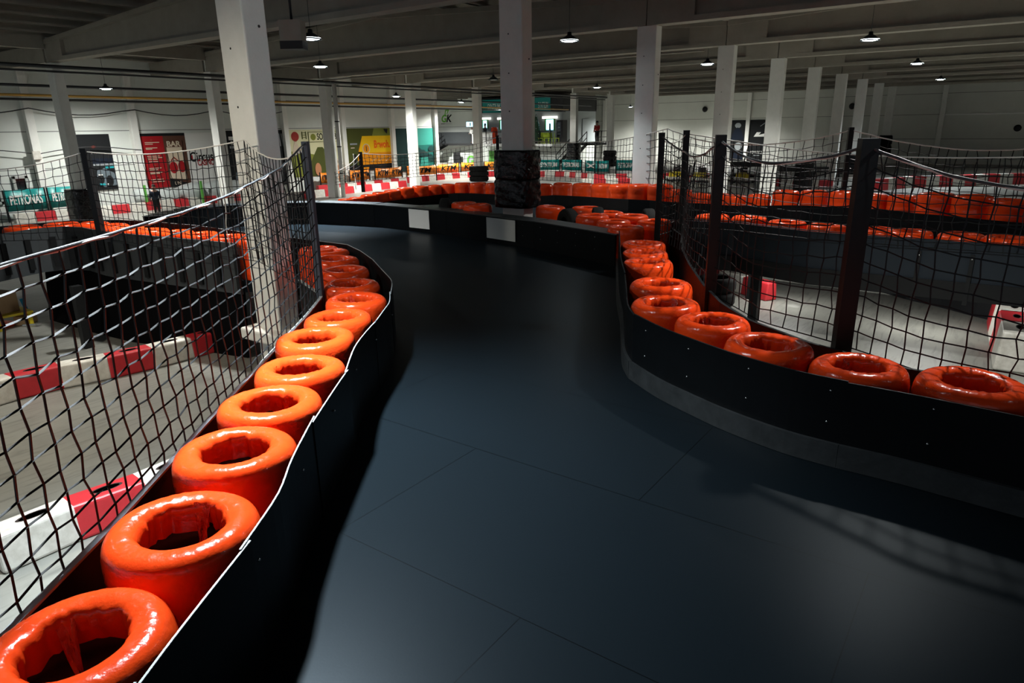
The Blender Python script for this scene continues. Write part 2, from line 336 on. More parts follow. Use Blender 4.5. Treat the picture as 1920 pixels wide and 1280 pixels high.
# tapered precast beams
def beam(n, va, vb):
    u = U0 + n*S; mb = MB(); hs = []
    N = 2; stations = [va, (va+vb)/2, vb]
    def h(v): return zroof(min(max(v, min(va,vb)+1e-4), max(va,vb)-1e-4))
    lo, hi = min(va, vb)+0.012, max(va, vb)-0.012; md = (lo+hi)/2
    def slab(x0, x1, z0f, z1f, ys):
        v_ = []
        for y in ys: v_ += [(x0,y,z0f(y)),(x1,y,z0f(y)),(x1,y,z1f(y)),(x0,y,z1f(y))]
        f_ = [(4*i+k, 4*i+4+k, 4*i+4+(k+1)%4, 4*i+(k+1)%4) for i in range(len(ys)-1) for k in range(4)]
        m = 4*(len(ys)-1); f_ += [(0,1,2,3),(m+3,m+2,m+1,m)]; mb.add(v_, f_)
    ys = [lo, md, hi]
    slab(u-.21, u+.21, lambda y: HB, lambda y: HB+0.13, ys)
    slab(u-.07, u+.07, lambda y: HB+0.1, lambda y: h(y)-0.05, ys)
    slab(u-.24, u+.24, lambda y: h(y)-0.14, lambda y: h(y)+0.002, ys)
    for a, b in ((lo, lo+1.25), (hi-1.25, hi)): slab(u-.2, u+.2, lambda y: HB+0.004, lambda y: h(y)-0.01, [a, b])
    return struct(mb.build('ceiling_beam', MT['beam']), 'tapered grey concrete roof beam')
for n in range(-2, 10):
    beam(n, V0, V1); beam(n, V0-DB, V0)
for n in range(-2, 6):
    mb = MB(); mb.box((U0+n*S, (V1+VW)/2+.1, HB+.3), (0.36, VW-V1-.25, 0.6)); struct(mb.build('ceiling_beam', MT['beam']), 'short concrete beam from the far columns to the wall')
for n in range(-2, 9):
    mb = MB(); mb.box((U0+(n+.5)*S, V1, HB+0.75), (S-0.5, 0.3, 0.66)); struct(mb.build('ceiling_beam', MT['beam']), 'edge beam above the far column row')
COLN = ['pillar nearest the camera on the left', 'tall pillar in the middle with black wrapped base', 'pillar right of the middle, half wrapped in black net',
        'pillar left of the driver poster', 'pillar right of the driver poster']
for n in range(-1, 10):
    mb = MB(); mb.box((U0+n*S, V0, HB/2), (0.34, 0.54, HB))
    o = mb.build('column', MT['concrete_col'], bevel=0.02); struct(o, 'square white concrete ' + (COLN[n] if 0 <= n < 5 else 'column %s in the row behind the driver poster' % ORD[max(0, n-5)]))
    if n in (0, 1, 2, 3):
        mb = MB()
        for z in (2.7, 3.6, 4.3, 5.0): mb.tube([(U0+n*S-.172, V0+.05, z), (U0+n*S-.176, V0+.05, z)], 0.014, 8)
        mb.tube([(U0+n*S+.05, V0-.272, 4.55), (U0+n*S+.05, V0-.277, 4.55)], 0.018, 8)
        mb.build('fixing_hole', MT['black'], o, org=(0,0,0))
for n in range(-1, 9):
    mb = MB(); mb.box((U0+n*S-.0, V1, HB/2-.01), (0.34, 0.52, HB-.02)); mb.box((U0+n*S, V1, HB+.4), (0.3, 0.3, .8))
    o = mb.build('column', MT['concrete_col'], bevel=0.015); struct(o, 'slim white concrete column %s in the far row' % ORD[n+1])
mb = MB(); mb.tube([(U0+3*S+.24, V1-.42, 0), (U0+3*S+.24, V1-.42, HB-.1)], 0.11, 12)
o = mb.build('conduit_duct', MT['concrete_col'], org=(U0+3*S+.24, V1-.42, 0)); tag(o, 'pale round duct strapped up the slim column before the balloon poster', 'duct')
for z in (1.2, 2.5, 3.7):
    mb = MB(); mb.tube([(U0+3*S+.24, V1-.42, z-.025), (U0+3*S+.24, V1-.42, z+.025)], 0.118, 14); mb.build('strap', MT['black'], o)
# wall pilasters
k = 0
for u in [-0.2, 6.1, 12.2, 16.3, 20.3, 24.4, 28.45, 32.5, 36.6]:
    mb = MB(); mb.box((u, VW-.12, 2.9), (0.3, 0.3, 5.8)); o = mb.build('trim_%d' % (k+1), MT['concrete_col'], bevel=0.01); struct(o, 'white pilaster on the poster wall'); k += 1
for v_ in [47.5, 42.2, 34.9, 20.3, 12.9, 5.3, -2.2, -9.5]:
    mb = MB(); mb.box((UE-.12, v_, 2.95), (0.3, 0.34, 5.9)); o = mb.build('trim_%d' % (k+1), MT['concrete_col'], bevel=0.01); struct(o, 'white pilaster on the end wall'); k += 1
mb = MB(); mb.box((UE-.05, -2.0, 3.72), (0.14, 14.2, .1)); struct(mb.build('trim_%d' % (k+1), MT['white']), 'white rail on the end wall')
# windows in the left wall (far left)
for i, (x0, y0, x1, y1) in enumerate([(-40, 300, 5, 380), (24, 333, 57, 374)]):
    a = gv(x0, y0, VW-.02); b = gv(x1, y1, VW-.02)
    mb = MB(); zc = (a.z+b.z)/2; hh = abs(a.z-b.z); ww = abs(b.x-a.x); cx = (a.x+b.x)/2
    for sx in (-1, 1): mb.box((cx+sx*ww/2, VW-.04, zc), (.1, .1, hh+.1))
    for sz in (-1, 1): mb.box((cx, VW-.04, zc+sz*hh/2), (ww+.1, .1, .1))
    o = mb.build('window_%d' % (i+1), MT['window_frame'], org=(cx, VW-.04, zc)); struct(o, 'dark window low in the poster wall')
    mb = MB(); mb.box((cx, VW-.02, zc), (ww, .03, hh)); mb.build('pane', MT['glass_dark'], o)

# ------------------------------------------------------------------ lamps
def high_bay(x, y, z, watts, tint, cone, where, on=True):
    t = thing('high_bay_lamp', (x, y, z), ('lit' if on else 'unlit') + ' dark domed high bay lamp ' + where, 'lamp', 'high bay lamps under the roof')
    zc = zroof(y) + .33
    mb = MB(); mb.lathe([(0.0, .22), (.05, .22), (.06, .15), (.10, .13), (.16, .085), (.235, .02), (.25, 0), (.235, 0), (.215, .025), (.1, .09), (0, .10)], 28, (x, y, z)); rf = mb.build('reflector', MT['dark_metal'], t)
    mb = MB(); mb.tube([(x, y, z+.2), (x, y, zc)], 0.006, 6); mb.build('hanger', MT['dark_metal'], t)
    mb = MB(); mb.lathe([(0, -.005), (.12, .0), (.2, .02), (.222, .035)], 28, (x, y, z)); mb.build('diffuser', MT['lamp_glow'] if on else MT['lamp_off'], rf)
    if on:
        l = bpy.data.lights.new('lamp_light', 'SPOT'); l.energy = watts; l.color = tint; l.spot_size = math.radians(cone); l.spot_blend = 1.0; l.shadow_soft_size = 0.13
        lo = bpy.data.objects.new('lamp_light', l); C.objects.link(lo); lo.parent = t; lo.location = (0, 0, -0.03)
    return t
for L in LAMPS: high_bay(*L)
def aim(where, target, soft=None):
    for o in C.objects:
        if o.name.startswith('high_bay_lamp') and where in o['label']:
            for ch in o.children:
                if ch.type == 'LIGHT':
                    if target: ch.rotation_euler = (Vector(target)-o.location).to_track_quat('-Z', 'Y').to_euler()
                    if soft: ch.data.shadow_soft_size = soft
aim('above the left tyre row', (2.25, 3.6, 1.7)); aim('above the right hand fence', None, .05); aim('above the left kerbs', (4.3, 8.0, 0.4)); aim('behind the camera', (5.7, 8.0, 4.6))
def under_fill_lamp(x, y, rz, watts, where):  # unseen lamps added to brighten the floor below the deck
    t = thing('fill_strip_lamp', (x, y, DECK-.26), 'added unseen strip lamp under the raised deck ' + where, 'lamp', 'added strip lamps under the deck', rz=rz)
    for nm, m, c_, sz in (('housing', MT['white'], (0, 0, .05), (1.3, .1, .06)), ('tube', MT['lamp_off'], (0, 0, .005), (1.25, .05, .03))):
        mb = MB(); mb.box(c_, sz); me = mb.mesh(nm); me.materials.append(m); o = bpy.data.objects.new(nm, me); C.objects.link(o); o.parent = t
    l = bpy.data.lights.new('lamp_light', 'AREA'); l.shape = 'RECTANGLE'; l.size = 1.25; l.size_y = .06; l.energy = watts; l.color = NEUT
    lo = bpy.data.objects.new('lamp_light', l); C.objects.link(lo); lo.parent = t; lo.location = (0, 0, -.02)
under_fill_lamp(12.6, .9, PI/2, 13, 'at the right'); under_fill_lamp(13.1, 3.3, PI/2, 13, 'near the kerbs'); under_fill_lamp(12.3, -1.4, PI/2, 13, 'by the big kerb blocks')
high_bay(25.8, 19.4, 5.3, 0, COOL, 100, 'left of the tall middle pillar under the beams', on=False)

# ------------------------------------------------------------------ raised track deck
ZT = EYE - 1.5      # top of the tyre stacks
def P2(x, y): return Vector((x, y))
L_IN = [(-3.2,-0.3),(-1,1.3),(0.53,2.54),(1.12,2.97),(1.96,3.64),(3.0,4.45),(3.77,5.05),(4.38,5.56),(4.75,6.4),(5.2,6.95),(6.02,7.75),(6.04,8.75),(5.72,9.0),(5.55,10.25),(5.40,11.3),(5.29,12.2),(5.36,13.0),(5.22,13.47),(4.83,13.61),(4.24,13.42),(3.0,12.92),(1.5,12.2)]
R_OUT = [(4.6,-8),(5.05,-2.5),(5.22,-0.6),(5.2,0.35),(5.45,1.05),(5.85,1.65),(6.3,2.05),(7.0,2.5),(8.0,3.05),(9.0,3.55),(10.1,4.0),(11.2,4.75),(11.35,3.6),(10.95,2.3),(10.95,0.8),(11.0,-1),(11.2,-9)]
FARX = [(14.6,-9),(14.6,2),(14.9,5.5),(15.4,8.0),(15.9,10.5),(15.6,13.0),(14.0,14.2),(12.0,15.4),(10.2,16.2),(8.0,15.9),(5.5,15.6),(1.5,15.4)]
poly = L_IN + list(reversed(FARX)) + list(reversed(R_OUT)) + [(-4.5,-8)]
mb = MB(); mb.prism(poly, DECK-.18, DECK)
dk = struct(mb.build('raised_deck', MT['deck']), 'raised dark board track deck')
mb = MB()
for (x, y) in [(4.55,11.75),(13.37,3.82),(6.3,2.6),(2.2,4.2),(0.3,2.7),(6.3,9.3),(5.7,12.1),(8.6,4.2),(11.4,3.2),(11.3,-2),(8,11),(12.5,12),(5.4,-.2)]:
    mb.box((x, y, (DECK-.18)/2), (.14, .14, DECK-.18))
mb.build('deck_leg', MT['steel_black'], dk, org=(0,0,0))
# deck outer faces
def face_boards(path, z0, z1, m, name, label, cat, th=0.03, seg=1.4, trim=None):
    P = resample([P2(*p) for p in path], seg); t = thing(name, (P[0].x, P[0].y, DECK), label, cat)
    Q = resample([P2(*p) for p in path], 0.15); n = len(P)-1
    for i in range(n):
        a = round(i*(len(Q)-1)/n); b = round((i+1)*(len(Q)-1)/n)
        mb = MB(); mb.strip(Q[a:b+1], th, z0, z1); bo = mb.build('board', m, t)
        if trim:
            mb = MB(); mb.strip(Q[a:b+1], th, z1, z1+.012); mb.build('edge_trim', trim, bo)
    return t

# ------------------------------------------------------------------ tyre stacks
def tyre_protos(k, H=0.6, core=False):
    rnd = random.Random(k*13+1); ph = [rnd.uniform(0, 6.28) for _ in range(12)]; am = [rnd.uniform(.4, 1) for _ in range(12)]
    prof = [(.172,.455),(.166,.49),(.160,.525),(.159,.552),(.163,.572),(.171,.587),(.184,.596),(.203,.601),(.226,.603),(.248,.600),(.265,.593),(.279,.581),(.290,.562),(.297,.535),(.3,.50),(.3,.46),(.2985,.41),(.295,.385),(.2985,.36),(.3,.3),(.2985,.22),(.295,.195),(.2985,.17),(.3,.1),(.296,.05),(.286,.015),(.27,0)]
    def fn(r, z, t, j):
        if r < .2:
            q = sum(am[i]*math.sin((5+4*i)*t + ph[i])*(0.007/(1+.25*i)) for i in range(7)); r2 = r + q*.75; z2 = z + (.5*q if z > .5 else 1.1*q*math.sin(2.3*t+ph[4]))
        elif z > .5:
            q = sum(am[i]*math.sin((7+6*i)*t + ph[i+3] + 9*r)*0.0022 for i in range(6)); r2 = r; z2 = z + q*max(0, 1-(r-.19)/.1) + .004*math.sin(2*t+ph[0])
        else:
            r2 = r + .0022*math.sin(3*t+ph[1]+8*z) + .0012*math.sin(11*t+ph[2]+20*z); z2 = z
        return r2, z2*(H/.6)
    a = MB(); a.lathe(prof, 72, (0,0,0), True, fn); film = a.mesh('film_wrap'); film.materials.append(MT['red_film'])
    f = MB(); nf = [1, 3, 3, 2][k % 4]
    for q in range(nf):
        t0 = rnd.uniform(0, 6.28); wd = rnd.uniform(.25, .6); rows = 5; cols = 6; vs = []
        for i in range(rows):
            for j in range(cols):
                t = t0 + wd*(j/(cols-1)-.5)*(1-.4*i/(rows-1)); r = .168 - .013*i*rnd.uniform(.4, 1.5); z = .575 - .05*i + rnd.uniform(-.018, .018)
                vs.append((r*math.cos(t), r*math.sin(t), z*(H/.6)))
        f.add(vs, [(i*cols+j, i*cols+j+1, (i+1)*cols+j+1, (i+1)*cols+j) for i in range(rows-1) for j in range(cols-1)], True)
    flap = f.mesh('loose_film'); flap.materials.append(MT['red_flap'])
    c = MB(); c.lathe([(.176,.545),(.178,.47),(.23,.455),(.262,.41),(.23,.365),(.176,.35),(.172,.30),(.176,.25),(.23,.235),(.262,.19),(.23,.145),(.176,.13),(.172,.03),(.0,.028)], 36); core_ = c.mesh('tyre_core'); core_.materials.append(MT['core'])
    return film, flap, core_
PROT = [tyre_protos(k) for k in range(6)]
NT = [0]
def tyre(x, y, ztop, label, group, full=True, H=0.6, scale=1.0):
    k = NT[0]; NT[0] += 1; film, flap, core_ = PROT[(k*5+k//3) % 6]
    t = thing('tyre_stack', (x, y, ztop-H*scale), label, 'tyre', group, rz=(k*1.37) % 6.28); t.scale = (scale, scale, scale)
    t.rotation_euler.x = random.uniform(-.02, .02); t.rotation_euler.y = random.uniform(-.02, .02)
    for nm, me in (('film_wrap', film), ('loose_film', flap), ('tyre_core', core_)):
        if nm == 'loose_film' and len(me.polygons) == 0: continue
        if nm != 'film_wrap' and not full: continue
        o = bpy.data.objects.new(nm, me); C.objects.link(o); o.parent = t
    return t
def relax(T, paths, fixed=(), it=80):
    T = [[p.x, p.y, r] for p, r in T]
    def near(x, y, P):
        best = None; q = Vector((x, y))
        for a_, b_ in zip(P, P[1:]):
            a_, b_ = Vector(a_), Vector(b_); d = b_-a_; s_ = max(0, min(1, (q-a_).dot(d)/d.length_squared)); c_ = a_+d*s_; l = (q-c_).length
            if best is None or l < best[0]: best = (l, c_, Vector((-d.y, d.x)).normalized())
        return best
    side = [[1 if (Vector((t[0], t[1]))-n[1]).dot(n[2]) > 0 else -1 for n in [near(t[0], t[1], P)]][0] if False else None for t in T for P in paths[:1]]
    for k in range(it):
        for i in range(len(T)):
            for j in range(i):
                d = Vector((T[i][0]-T[j][0], T[i][1]-T[j][1])); m = (T[i][2]+T[j][2])*.995; l = d.length
                if l < m: d = d/max(l, 1e-6)*(m-l)*.5; T[i][0] += d.x; T[i][1] += d.y; T[j][0] -= d.x; T[j][1] -= d.y
        for t in T:
            for P, sd in paths:
                l, c_, n_ = near(t[0], t[1], P); sgn_ = (Vector((t[0], t[1]))-c_).dot(n_)*sd
                if l < t[2]+.013 or (sgn_ < 0 and l < .4):
                    q = c_ + n_*sd*(t[2]+.013); t[0], t[1] = q.x, q.y
    return [Vector((t[0], t[1])) for t in T]
ZB = EYE - 1.52
LBAR = [(-2.2,-0.25),(-0.6,0.87),(0.65,1.83),(0.86,1.96),(1.27,2.2),(1.56,2.4),(1.81,2.63),(2.2,2.95),(2.6,3.24),(2.83,3.4),(3.18,3.71),(3.49,3.93),(3.79,4.12),(4.06,4.31),(4.32,4.5),(4.6,4.78),(4.98,5.15),(5.3,5.6),(5.75,6.25),(6.1,6.85),(6.36,7.4),(6.36,8.6),(6.3,9.3),(6.35,10.2),(6.4,11.2),(6.3,12.3),(6.1,13.3),(5.6,14.1),(4.6,14.35),(3.4,14.3)]
RBAR = [(9.35,4.72),(8.6,4.33),(7.43,3.72),(6.6,3.25),(5.93,2.9),(5.4,2.62),(5.12,2.42),(4.86,2.05),(4.68,1.7),(4.53,1.36),(4.41,.95),(4.38,.62),(4.38,.3),(4.36,.0),(4.33,-.4),(4.3,-.9),(4.2,-2.4)]
# near left row: picture position, height of the top below the eye, size
LR = [(178,1187,1.5,.965),(360,957,1.45,1.0),(445,837,1.5,1),(510,755,1.54,1),(559,685,1.48,1),(593,628,1.5,1),(635,598,1.55,.97),(666,564,1.55,.97),(659,537,1.56,.97),(646,512,1.58,.95),(629,494,1.6,.95),(617,480,1.62,.93),(608,465,1.64,.92)]
PS = [(gp(x, y, EYE-z), .302*sc) for x, y, z, sc in LR]
RX = relax(PS, [(LBAR, 1)])
RX[12].y = min(RX[12].y, 7.66)
for i, (p, (x, y, z, sc)) in enumerate(zip(RX, LR)):
    tyre(p.x, p.y, EYE-z, 'red wrapped tyre stack, %s, left track edge' % ('nearest the camera at the bottom left corner' if i == 0 else ORD[i] + ' from the bottom left corner'), 'tyre stacks along the left track edge', H=(EYE-z-DECK)/sc, scale=sc)
# left row beyond the big pillar
PANEL = [(5.70,9.0),(5.53,10.25),(5.38,11.3),(5.27,12.2),(5.34,13.0),(5.2,13.45),(4.83,13.59),(4.24,13.4),(3.0,12.9),(1.5,12.2)]
Q = resample(offset([P2(*p) for p in PANEL], -.36), .635)
for i, q in enumerate(Q[:10]):
    tyre(q.x, q.y, ZT-.02, 'red wrapped tyre stack behind the left net, %s to the left of the near pillar' % ORD[i], 'tyre stacks on the grey panel deck edge')
# near right row
RR = [(2060,735,1.5,1.02),(1818,710,1.47,1.03),(1614,690,1.5,1.0),(1438,640,1.48,1.02),(1333,597,1.5,1),(1254,565,1.48,1.02),(1240,525,1.46,1.03),(1216,487,1.5,.98),(1207,468,1.5,.98),(1197,450,1.46,1)]
PS = [(gp(x, y, EYE-z), .302*sc) for x, y, z, sc in RR]
RX = relax(PS, [(RBAR, 1)])
for i, (p, (x, y, z, sc)) in enumerate(zip(RX, RR)):
    tyre(p.x, p.y, EYE-z, 'red wrapped tyre stack, %s, right track edge' % ('cut off by the picture edge' if i == 0 else ORD[i] + ' from the right picture edge'), 'tyre stacks along the right track edge', H=(EYE-z-DECK)/sc, scale=sc)
# behind the back barrier
for i, (x, y, z, s_) in enumerate([(11.55,9.55,1.6,.95),(11.15,8.86,1.53,1),(11.55,7.35,1.5,1),(11.9,6.75,1.5,.97),(11.45,6.0,1.5,.96),(10.75,5.95,1.5,1),(11.05,5.35,1.5,1),(10.4,5.35,1.5,.97),(9.85,4.85,1.46,.97),(10.7,4.75,1.5,.97)]):
    tyre(x, y, EYE-z, 'red wrapped tyre stack behind the long black barrier, %s from its left' % ORD[i], 'loose tyre stacks behind the long black barrier', scale=s_, H=(EYE-z-DECK)/s_)
# middle right row
for i, (x, y) in enumerate([(1337,402),(1405,405),(1476,413),(1550,420),(1642,432),(1706,432),(1804,439),(1893,443)]):
    p = gp(x, y, ZT); tyre(max(p.x, 11.36), p.y, ZT-.01, 'red wrapped tyre stack peeping over the navy deck wall, %s from the left' % ORD[i], 'tyre stacks behind the navy deck wall')
# far ramp row
def zfar(x):
    K = [(560,-2.2),(640,-2.12),(840,-2.08),(1000,-1.9),(1100,-1.74),(1200,-1.5),(1300,-1.44),(1425,-1.42),(1700,-1.36),(1940,-1.3)]
    for (a, b), (c, d) in zip(K, K[1:]):
        if x <= c: return EYE + b + (d-b)*(x-a)/(c-a)
    return EYE + K[-1][1]
FAR = [(648,369),(668,366),(690,363),(713,360),(735,357),(760,354),(787,351),(813,348),(840,346),(868,345),(897,345),(926,346),(955,347),(988,348),(1019,348),(1055,346),(1092,347),(1129,348),(1164,349),(1201,349),(1239,350),(1277,352),(1315,353),(1352,354),(1380,356),(1424,356),(1475,355),(1528,355),(1584,358),(1640,360),(1695,362),(1756,367),(1825,371),(1898,376),(1975,381)]
farpts = [(gp(x, y, zfar(x)), zfar(x)) for x, y in FAR]
for i, (p, z) in enumerate(farpts):
    ds = [math.hypot(p.x-q.x, p.y-q.y) for q, _ in farpts[max(0, i-1):i+2] if q is not p]; sc = max(.8, min(1.08, min(ds)/.604))
    tyre(p.x, p.y, z, 'red wrapped tyre stack on the far ramp, %s from its left end' % ORD[i], 'tyre stacks along the far ramp', full=False, scale=sc, H=.6/sc)
tail = farpts[-1]
fp = [P2(p.x, p.y) for p, z in farpts]; fz = [z for p, z in farpts]
fin = offset(fp, -.36) if (offset(fp, .36)[20]).length > (offset(fp, -.36)[20]).length else offset(fp, .36)
sgn = 1 if (fin[20]-offset(fp, .36)[20]).length < 1e-6 else -1
fout = offset(fp, -sgn*.42)
# ramp under the far row and its front boards
mb = MB(); vs = []; fs = []
for a, b, z in zip(fin, fout, fz): vs += [(a.x,a.y,0),(b.x,b.y,0),(b.x,b.y,z-.6),(a.x,a.y,z-.6)]
for i in range(len(fp)-1):
    for k in range(4): fs.append((4*i+k, 4*i+4+k, 4*i+4+(k+1)%4, 4*i+(k+1)%4))
m = 4*(len(fp)-1); fs += [(0,1,2,3),(m+3,m+2,m+1,m)]; mb.add(vs, fs)
struct(mb.build('ramp_base', MT['plinth']), 'dark base of the far ramp')
t = thing('track_barrier', (fin[0].x, fin[0].y, 0), 'low black board barrier in front of the far ramp tyres', 'barrier')
for i in range(0, len(fp)-1, 3):
    j = min(i+3, len(fp)-1); seg = fin[i:j+1]
    mb = MB(); mb.strip(seg, -sgn*.03, [z-1.1 for z in fz[i:j+1]], [z-.31 for z in fz[i:j+1]]); mb.build('board', MT['barrier'], t)

# ------------------------------------------------------------------ barriers of the near track
P = [P2(*p) for p in LBAR]
t = thing('track_barrier', (P[2].x, P[2].y, DECK), 'curved black board barrier along the left tyre row', 'barrier')
cuts = [0, 2, 4, 7, 9, 12, 15, 18, 21, 24, 27, 29]
for a, b in zip(cuts, cuts[1:]):
    seg = smooth_path(P[a:b+1], 4) if b < 21 else P[a:b+1]; k = (a//2) % 2
    if a > 0:
        d = (seg[0]-seg[1]).normalized(); seg = [seg[0] + d*.07] + seg       # overlap the board before
    seg = offset(seg, -.004*k - (.006 if k else 0))
    mb = MB(); mb.strip(seg, .008, DECK+.003, ZB - .006*k); bo = mb.build('board', MT['barrier'], t)
    mb = MB(); mb.strip(seg, .008, ZB - .006*k, ZB - .006*k+.004); mb.build('edge_trim', MT['edge_trim'], bo)
def bolts(t, path, spacing, zs, side, r=.008):
    Q = resample(path, spacing)
    for i in range(1, len(Q)-1):
        d = (Q[i+1]-Q[i-1]).normalized(); n = Vector((-d.y, d.x))*side
        for z in zs:
            mb = MB(); p = W(Q[i].x, Q[i].y, z + random.uniform(-.01, .01)); nn = W(n.x, n.y, 0); mb.tube([p, p+nn*.006, p+nn*.010], [r, r*.9, r*.4], 8); mb.build('bolt', MT['zinc'], t)
bolts(t, offset(P[2:18], -.012), .75, (ZB-.12,), -1)
P = [P2(*p) for p in RBAR]
t = thing('track_barrier', (P[10].x, P[10].y, DECK), 'curved black bolted board barrier along the right tyre row', 'barrier')
for a, b in ((0, 3), (3, 6), (6, 11), (11, 14), (14, 16)):
    seg = smooth_path(P[a:b+1], 5); mb = MB(); mb.strip(seg, .014, DECK+.003, ZB-.01*((a//3) % 2)); mb.build('board', MT['barrier'], t)
    mb = MB(); mb.strip(offset(seg, -.03), .028, DECK+.003, DECK+.16); mb.build('rub_strip', MT['barrier_cap'], t, label='scuffed lower rubbing strip')
bolts(t, P[5:15], .52, (ZB-.08, ZB-.3), -1)
mb = MB(); q = gp(1388, 780, DECK); 
mb.add([(q.x-.02,q.y+.1,DECK+.012),(q.x+.03,q.y+.07,DECK+.02),(q.x+.02,q.y-.02,DECK+.03),(q.x-.01,q.y-.0,DECK+.014),(q.x+.03,q.y-.11,DECK+.012),(q.x-.015,q.y-.09,DECK+.016)],[(0,1,2,3),(3,2,4,5)])
o = mb.build('tape_scrap', MT['film_tape'], org=(q.x, q.y, DECK)); tag(o, 'torn scrap of orange red tape at the foot of the right barrier', 'tape')
# long back barrier: boxed double wall with a cap
BF = [(9.49,4.85),(9.73,5.49),(10.19,6.84),(10.41,8.04),(10.66,9.3),(10.73,10.32),(10.8,11.56),(10.67,12.29),(10.47,13.17),(9.9,14.0),(9.0,14.5),(8.0,14.5),(7.2,13.9)]
BB = [P2(*p) for p in BF]; ZK = EYE - 1.6
t = thing('track_barrier', (BB[4].x, BB[4].y, DECK), 'long boxed black barrier across the back with two white plates', 'barrier')
for i in range(len(BB)-1):
    seg = [BB[i].lerp(BB[i+1], .003), BB[i].lerp(BB[i+1], .997)]
    mb = MB(); mb.strip(seg, -.03, DECK+.002, ZK-.02); mb.strip(offset(seg, -.34), -.03, DECK+.002, ZK-.02); mb.build('board', MT['barrier'], t)
    mb = MB(); mb.strip(offset(seg, .012), -.40, ZK-.018, ZK + random.uniform(-.004, .006)); mb.build('cap_board', MT['barrier_cap'], t, bevel=.006)
def plate_on(x0, x1, y0, y1, m, label):
    a = gp(x0, y0, ZK-.012); b = gp(x1, y0+(3 if x0 < 850 else 6), ZK-.012)
    A, B = P2(a.x, a.y), P2(b.x, b.y)
    def snap(p):
        best = None
        for i in range(len(BB)-1):
            d = BB[i+1]-BB[i]; s_ = max(0, min(1, (p-BB[i]).dot(d)/d.length_squared)); q_ = BB[i]+d*s_
            if best is None or (q_-p).length < best[0]: best = ((q_-p).length, q_, Vector((-d.y, d.x)).normalized())
        return best
    sa, sb = snap(A), snap(B); off = sa[2]*.014
    mb = MB(); mb.strip([sa[1]+off, sb[1]+off], -.01, DECK+.08, ZK-.03); o = mb.build('plate', m, t, label=label)
plate_on(772, 812, 389, 416, MT['white_board'], 'bright white plate')
plate_on(914, 970, 405, 434, MT['grey_board'], 'larger grey-white plate')
bolts(t, BB[:4], .45, (ZK-.1, ZK-.3), 1)
# boards behind the tyre rows (carry the nets)
face_boards([(p[0], p[1]) for p in L_IN[0:9]], DECK-.3, EYE-1.62, MT['barrier'], 'rear_board', 'black board behind the left tyre row with pale top edge', 'board', th=-.03, trim=MT['edge_trim'])
face_boards(PANEL, DECK-.2, EYE-1.54, MT['grey_panel'], 'deck_side_panel', 'grey panelled side of the raised deck on the left', 'panel', th=.03)
G_ = resample([P2(*p) for p in [(5.66,9.05),(5.4,10.3),(5.1,11.4),(5.0,12.6),(4.95,14.2)]], .2); T_ = resample([P2(*p) for p in PANEL[:7]], .2); n_ = 20  # black boards put in to keep the ground under the deck dark
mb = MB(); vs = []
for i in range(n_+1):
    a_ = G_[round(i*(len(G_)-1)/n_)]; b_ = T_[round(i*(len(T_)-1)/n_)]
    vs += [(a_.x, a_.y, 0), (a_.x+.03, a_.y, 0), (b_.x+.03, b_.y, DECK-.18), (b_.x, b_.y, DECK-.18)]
mb.add(vs, [(4*i+k, 4*i+4+k, 4*i+4+(k+1)%4, 4*i+(k+1)%4) for i in range(n_) for k in range(4)]); o = mb.build('deck_shade_boards', MT['shade_boards'], org=(5.2, 11.5, 0)); tag(o, 'black boards added to keep the space under the left deck dark', 'shade_boards')
t = thing('panel_bracket_set', (5.2, 10.3, DECK), 'row of dark upright brackets on the grey deck side', 'bracket')
Q = resample(offset([P2(*p) for p in PANEL], .05), .42)
for i, q in enumerate(Q):
    d = (Q[min(i+1, len(Q)-1)]-Q[max(i-1, 0)]); mb = MB(); mb.box((q.x, q.y, DECK+.14), (.09, .035, .52), math.atan2(d.y, d.x)); mb.build('bracket', MT['steel_black'], t)
face_boards([(5.2,0.35),(5.45,1.05),(5.85,1.65),(6.3,2.05),(7.0,2.5),(8.0,3.05),(9.0,3.55),(10.1,4.0),(11.2,4.75)], DECK-.25, EYE-1.63, MT['barrier'], 'rear_board', 'black board behind the right tyre row', 'board', th=.03)
face_boards([(4.6,-6),(5.05,-2.5),(5.22,-0.6),(5.205,0.36)], DECK-.25, EYE-1.63, MT['barrier'], 'rear_board', 'black board behind the nearest right tyres', 'board', th=.03)
t = face_boards([(11.2,4.8),(11.35,3.6),(10.95,2.3),(10.95,0.8),(11.0,-1),(11.2,-7)], DECK-.0, EYE-1.56, MT['navy_panel'], 'deck_side_panel', 'long navy side wall of the raised deck on the right', 'panel', th=-.03)
mb = MB(); mb.strip([P2(*p) for p in [(11.18,4.8),(11.33,3.6),(10.93,2.3),(10.93,0.8),(10.98,-1),(11.18,-7)]], -.06, DECK-.25, DECK-.0); mb.build('lower_rail', MT['steel_black'], t)
for x, y in ((1722, 470), (1822, 482)):
    a = gp(x, y, DECK+.42); mb = MB(); mb.bar((10.89, a.y, DECK-.3), (10.91, a.y, DECK+.38), .05, .09); mb.build('bracket', MT['steel_black'], t)
    for dz in (.33, .03):
        mb = MB(); mb.tube([(10.865, a.y, DECK+dz), (10.855, a.y, DECK+dz)], .012, 8); mb.build('bolt', MT['zinc'], t)

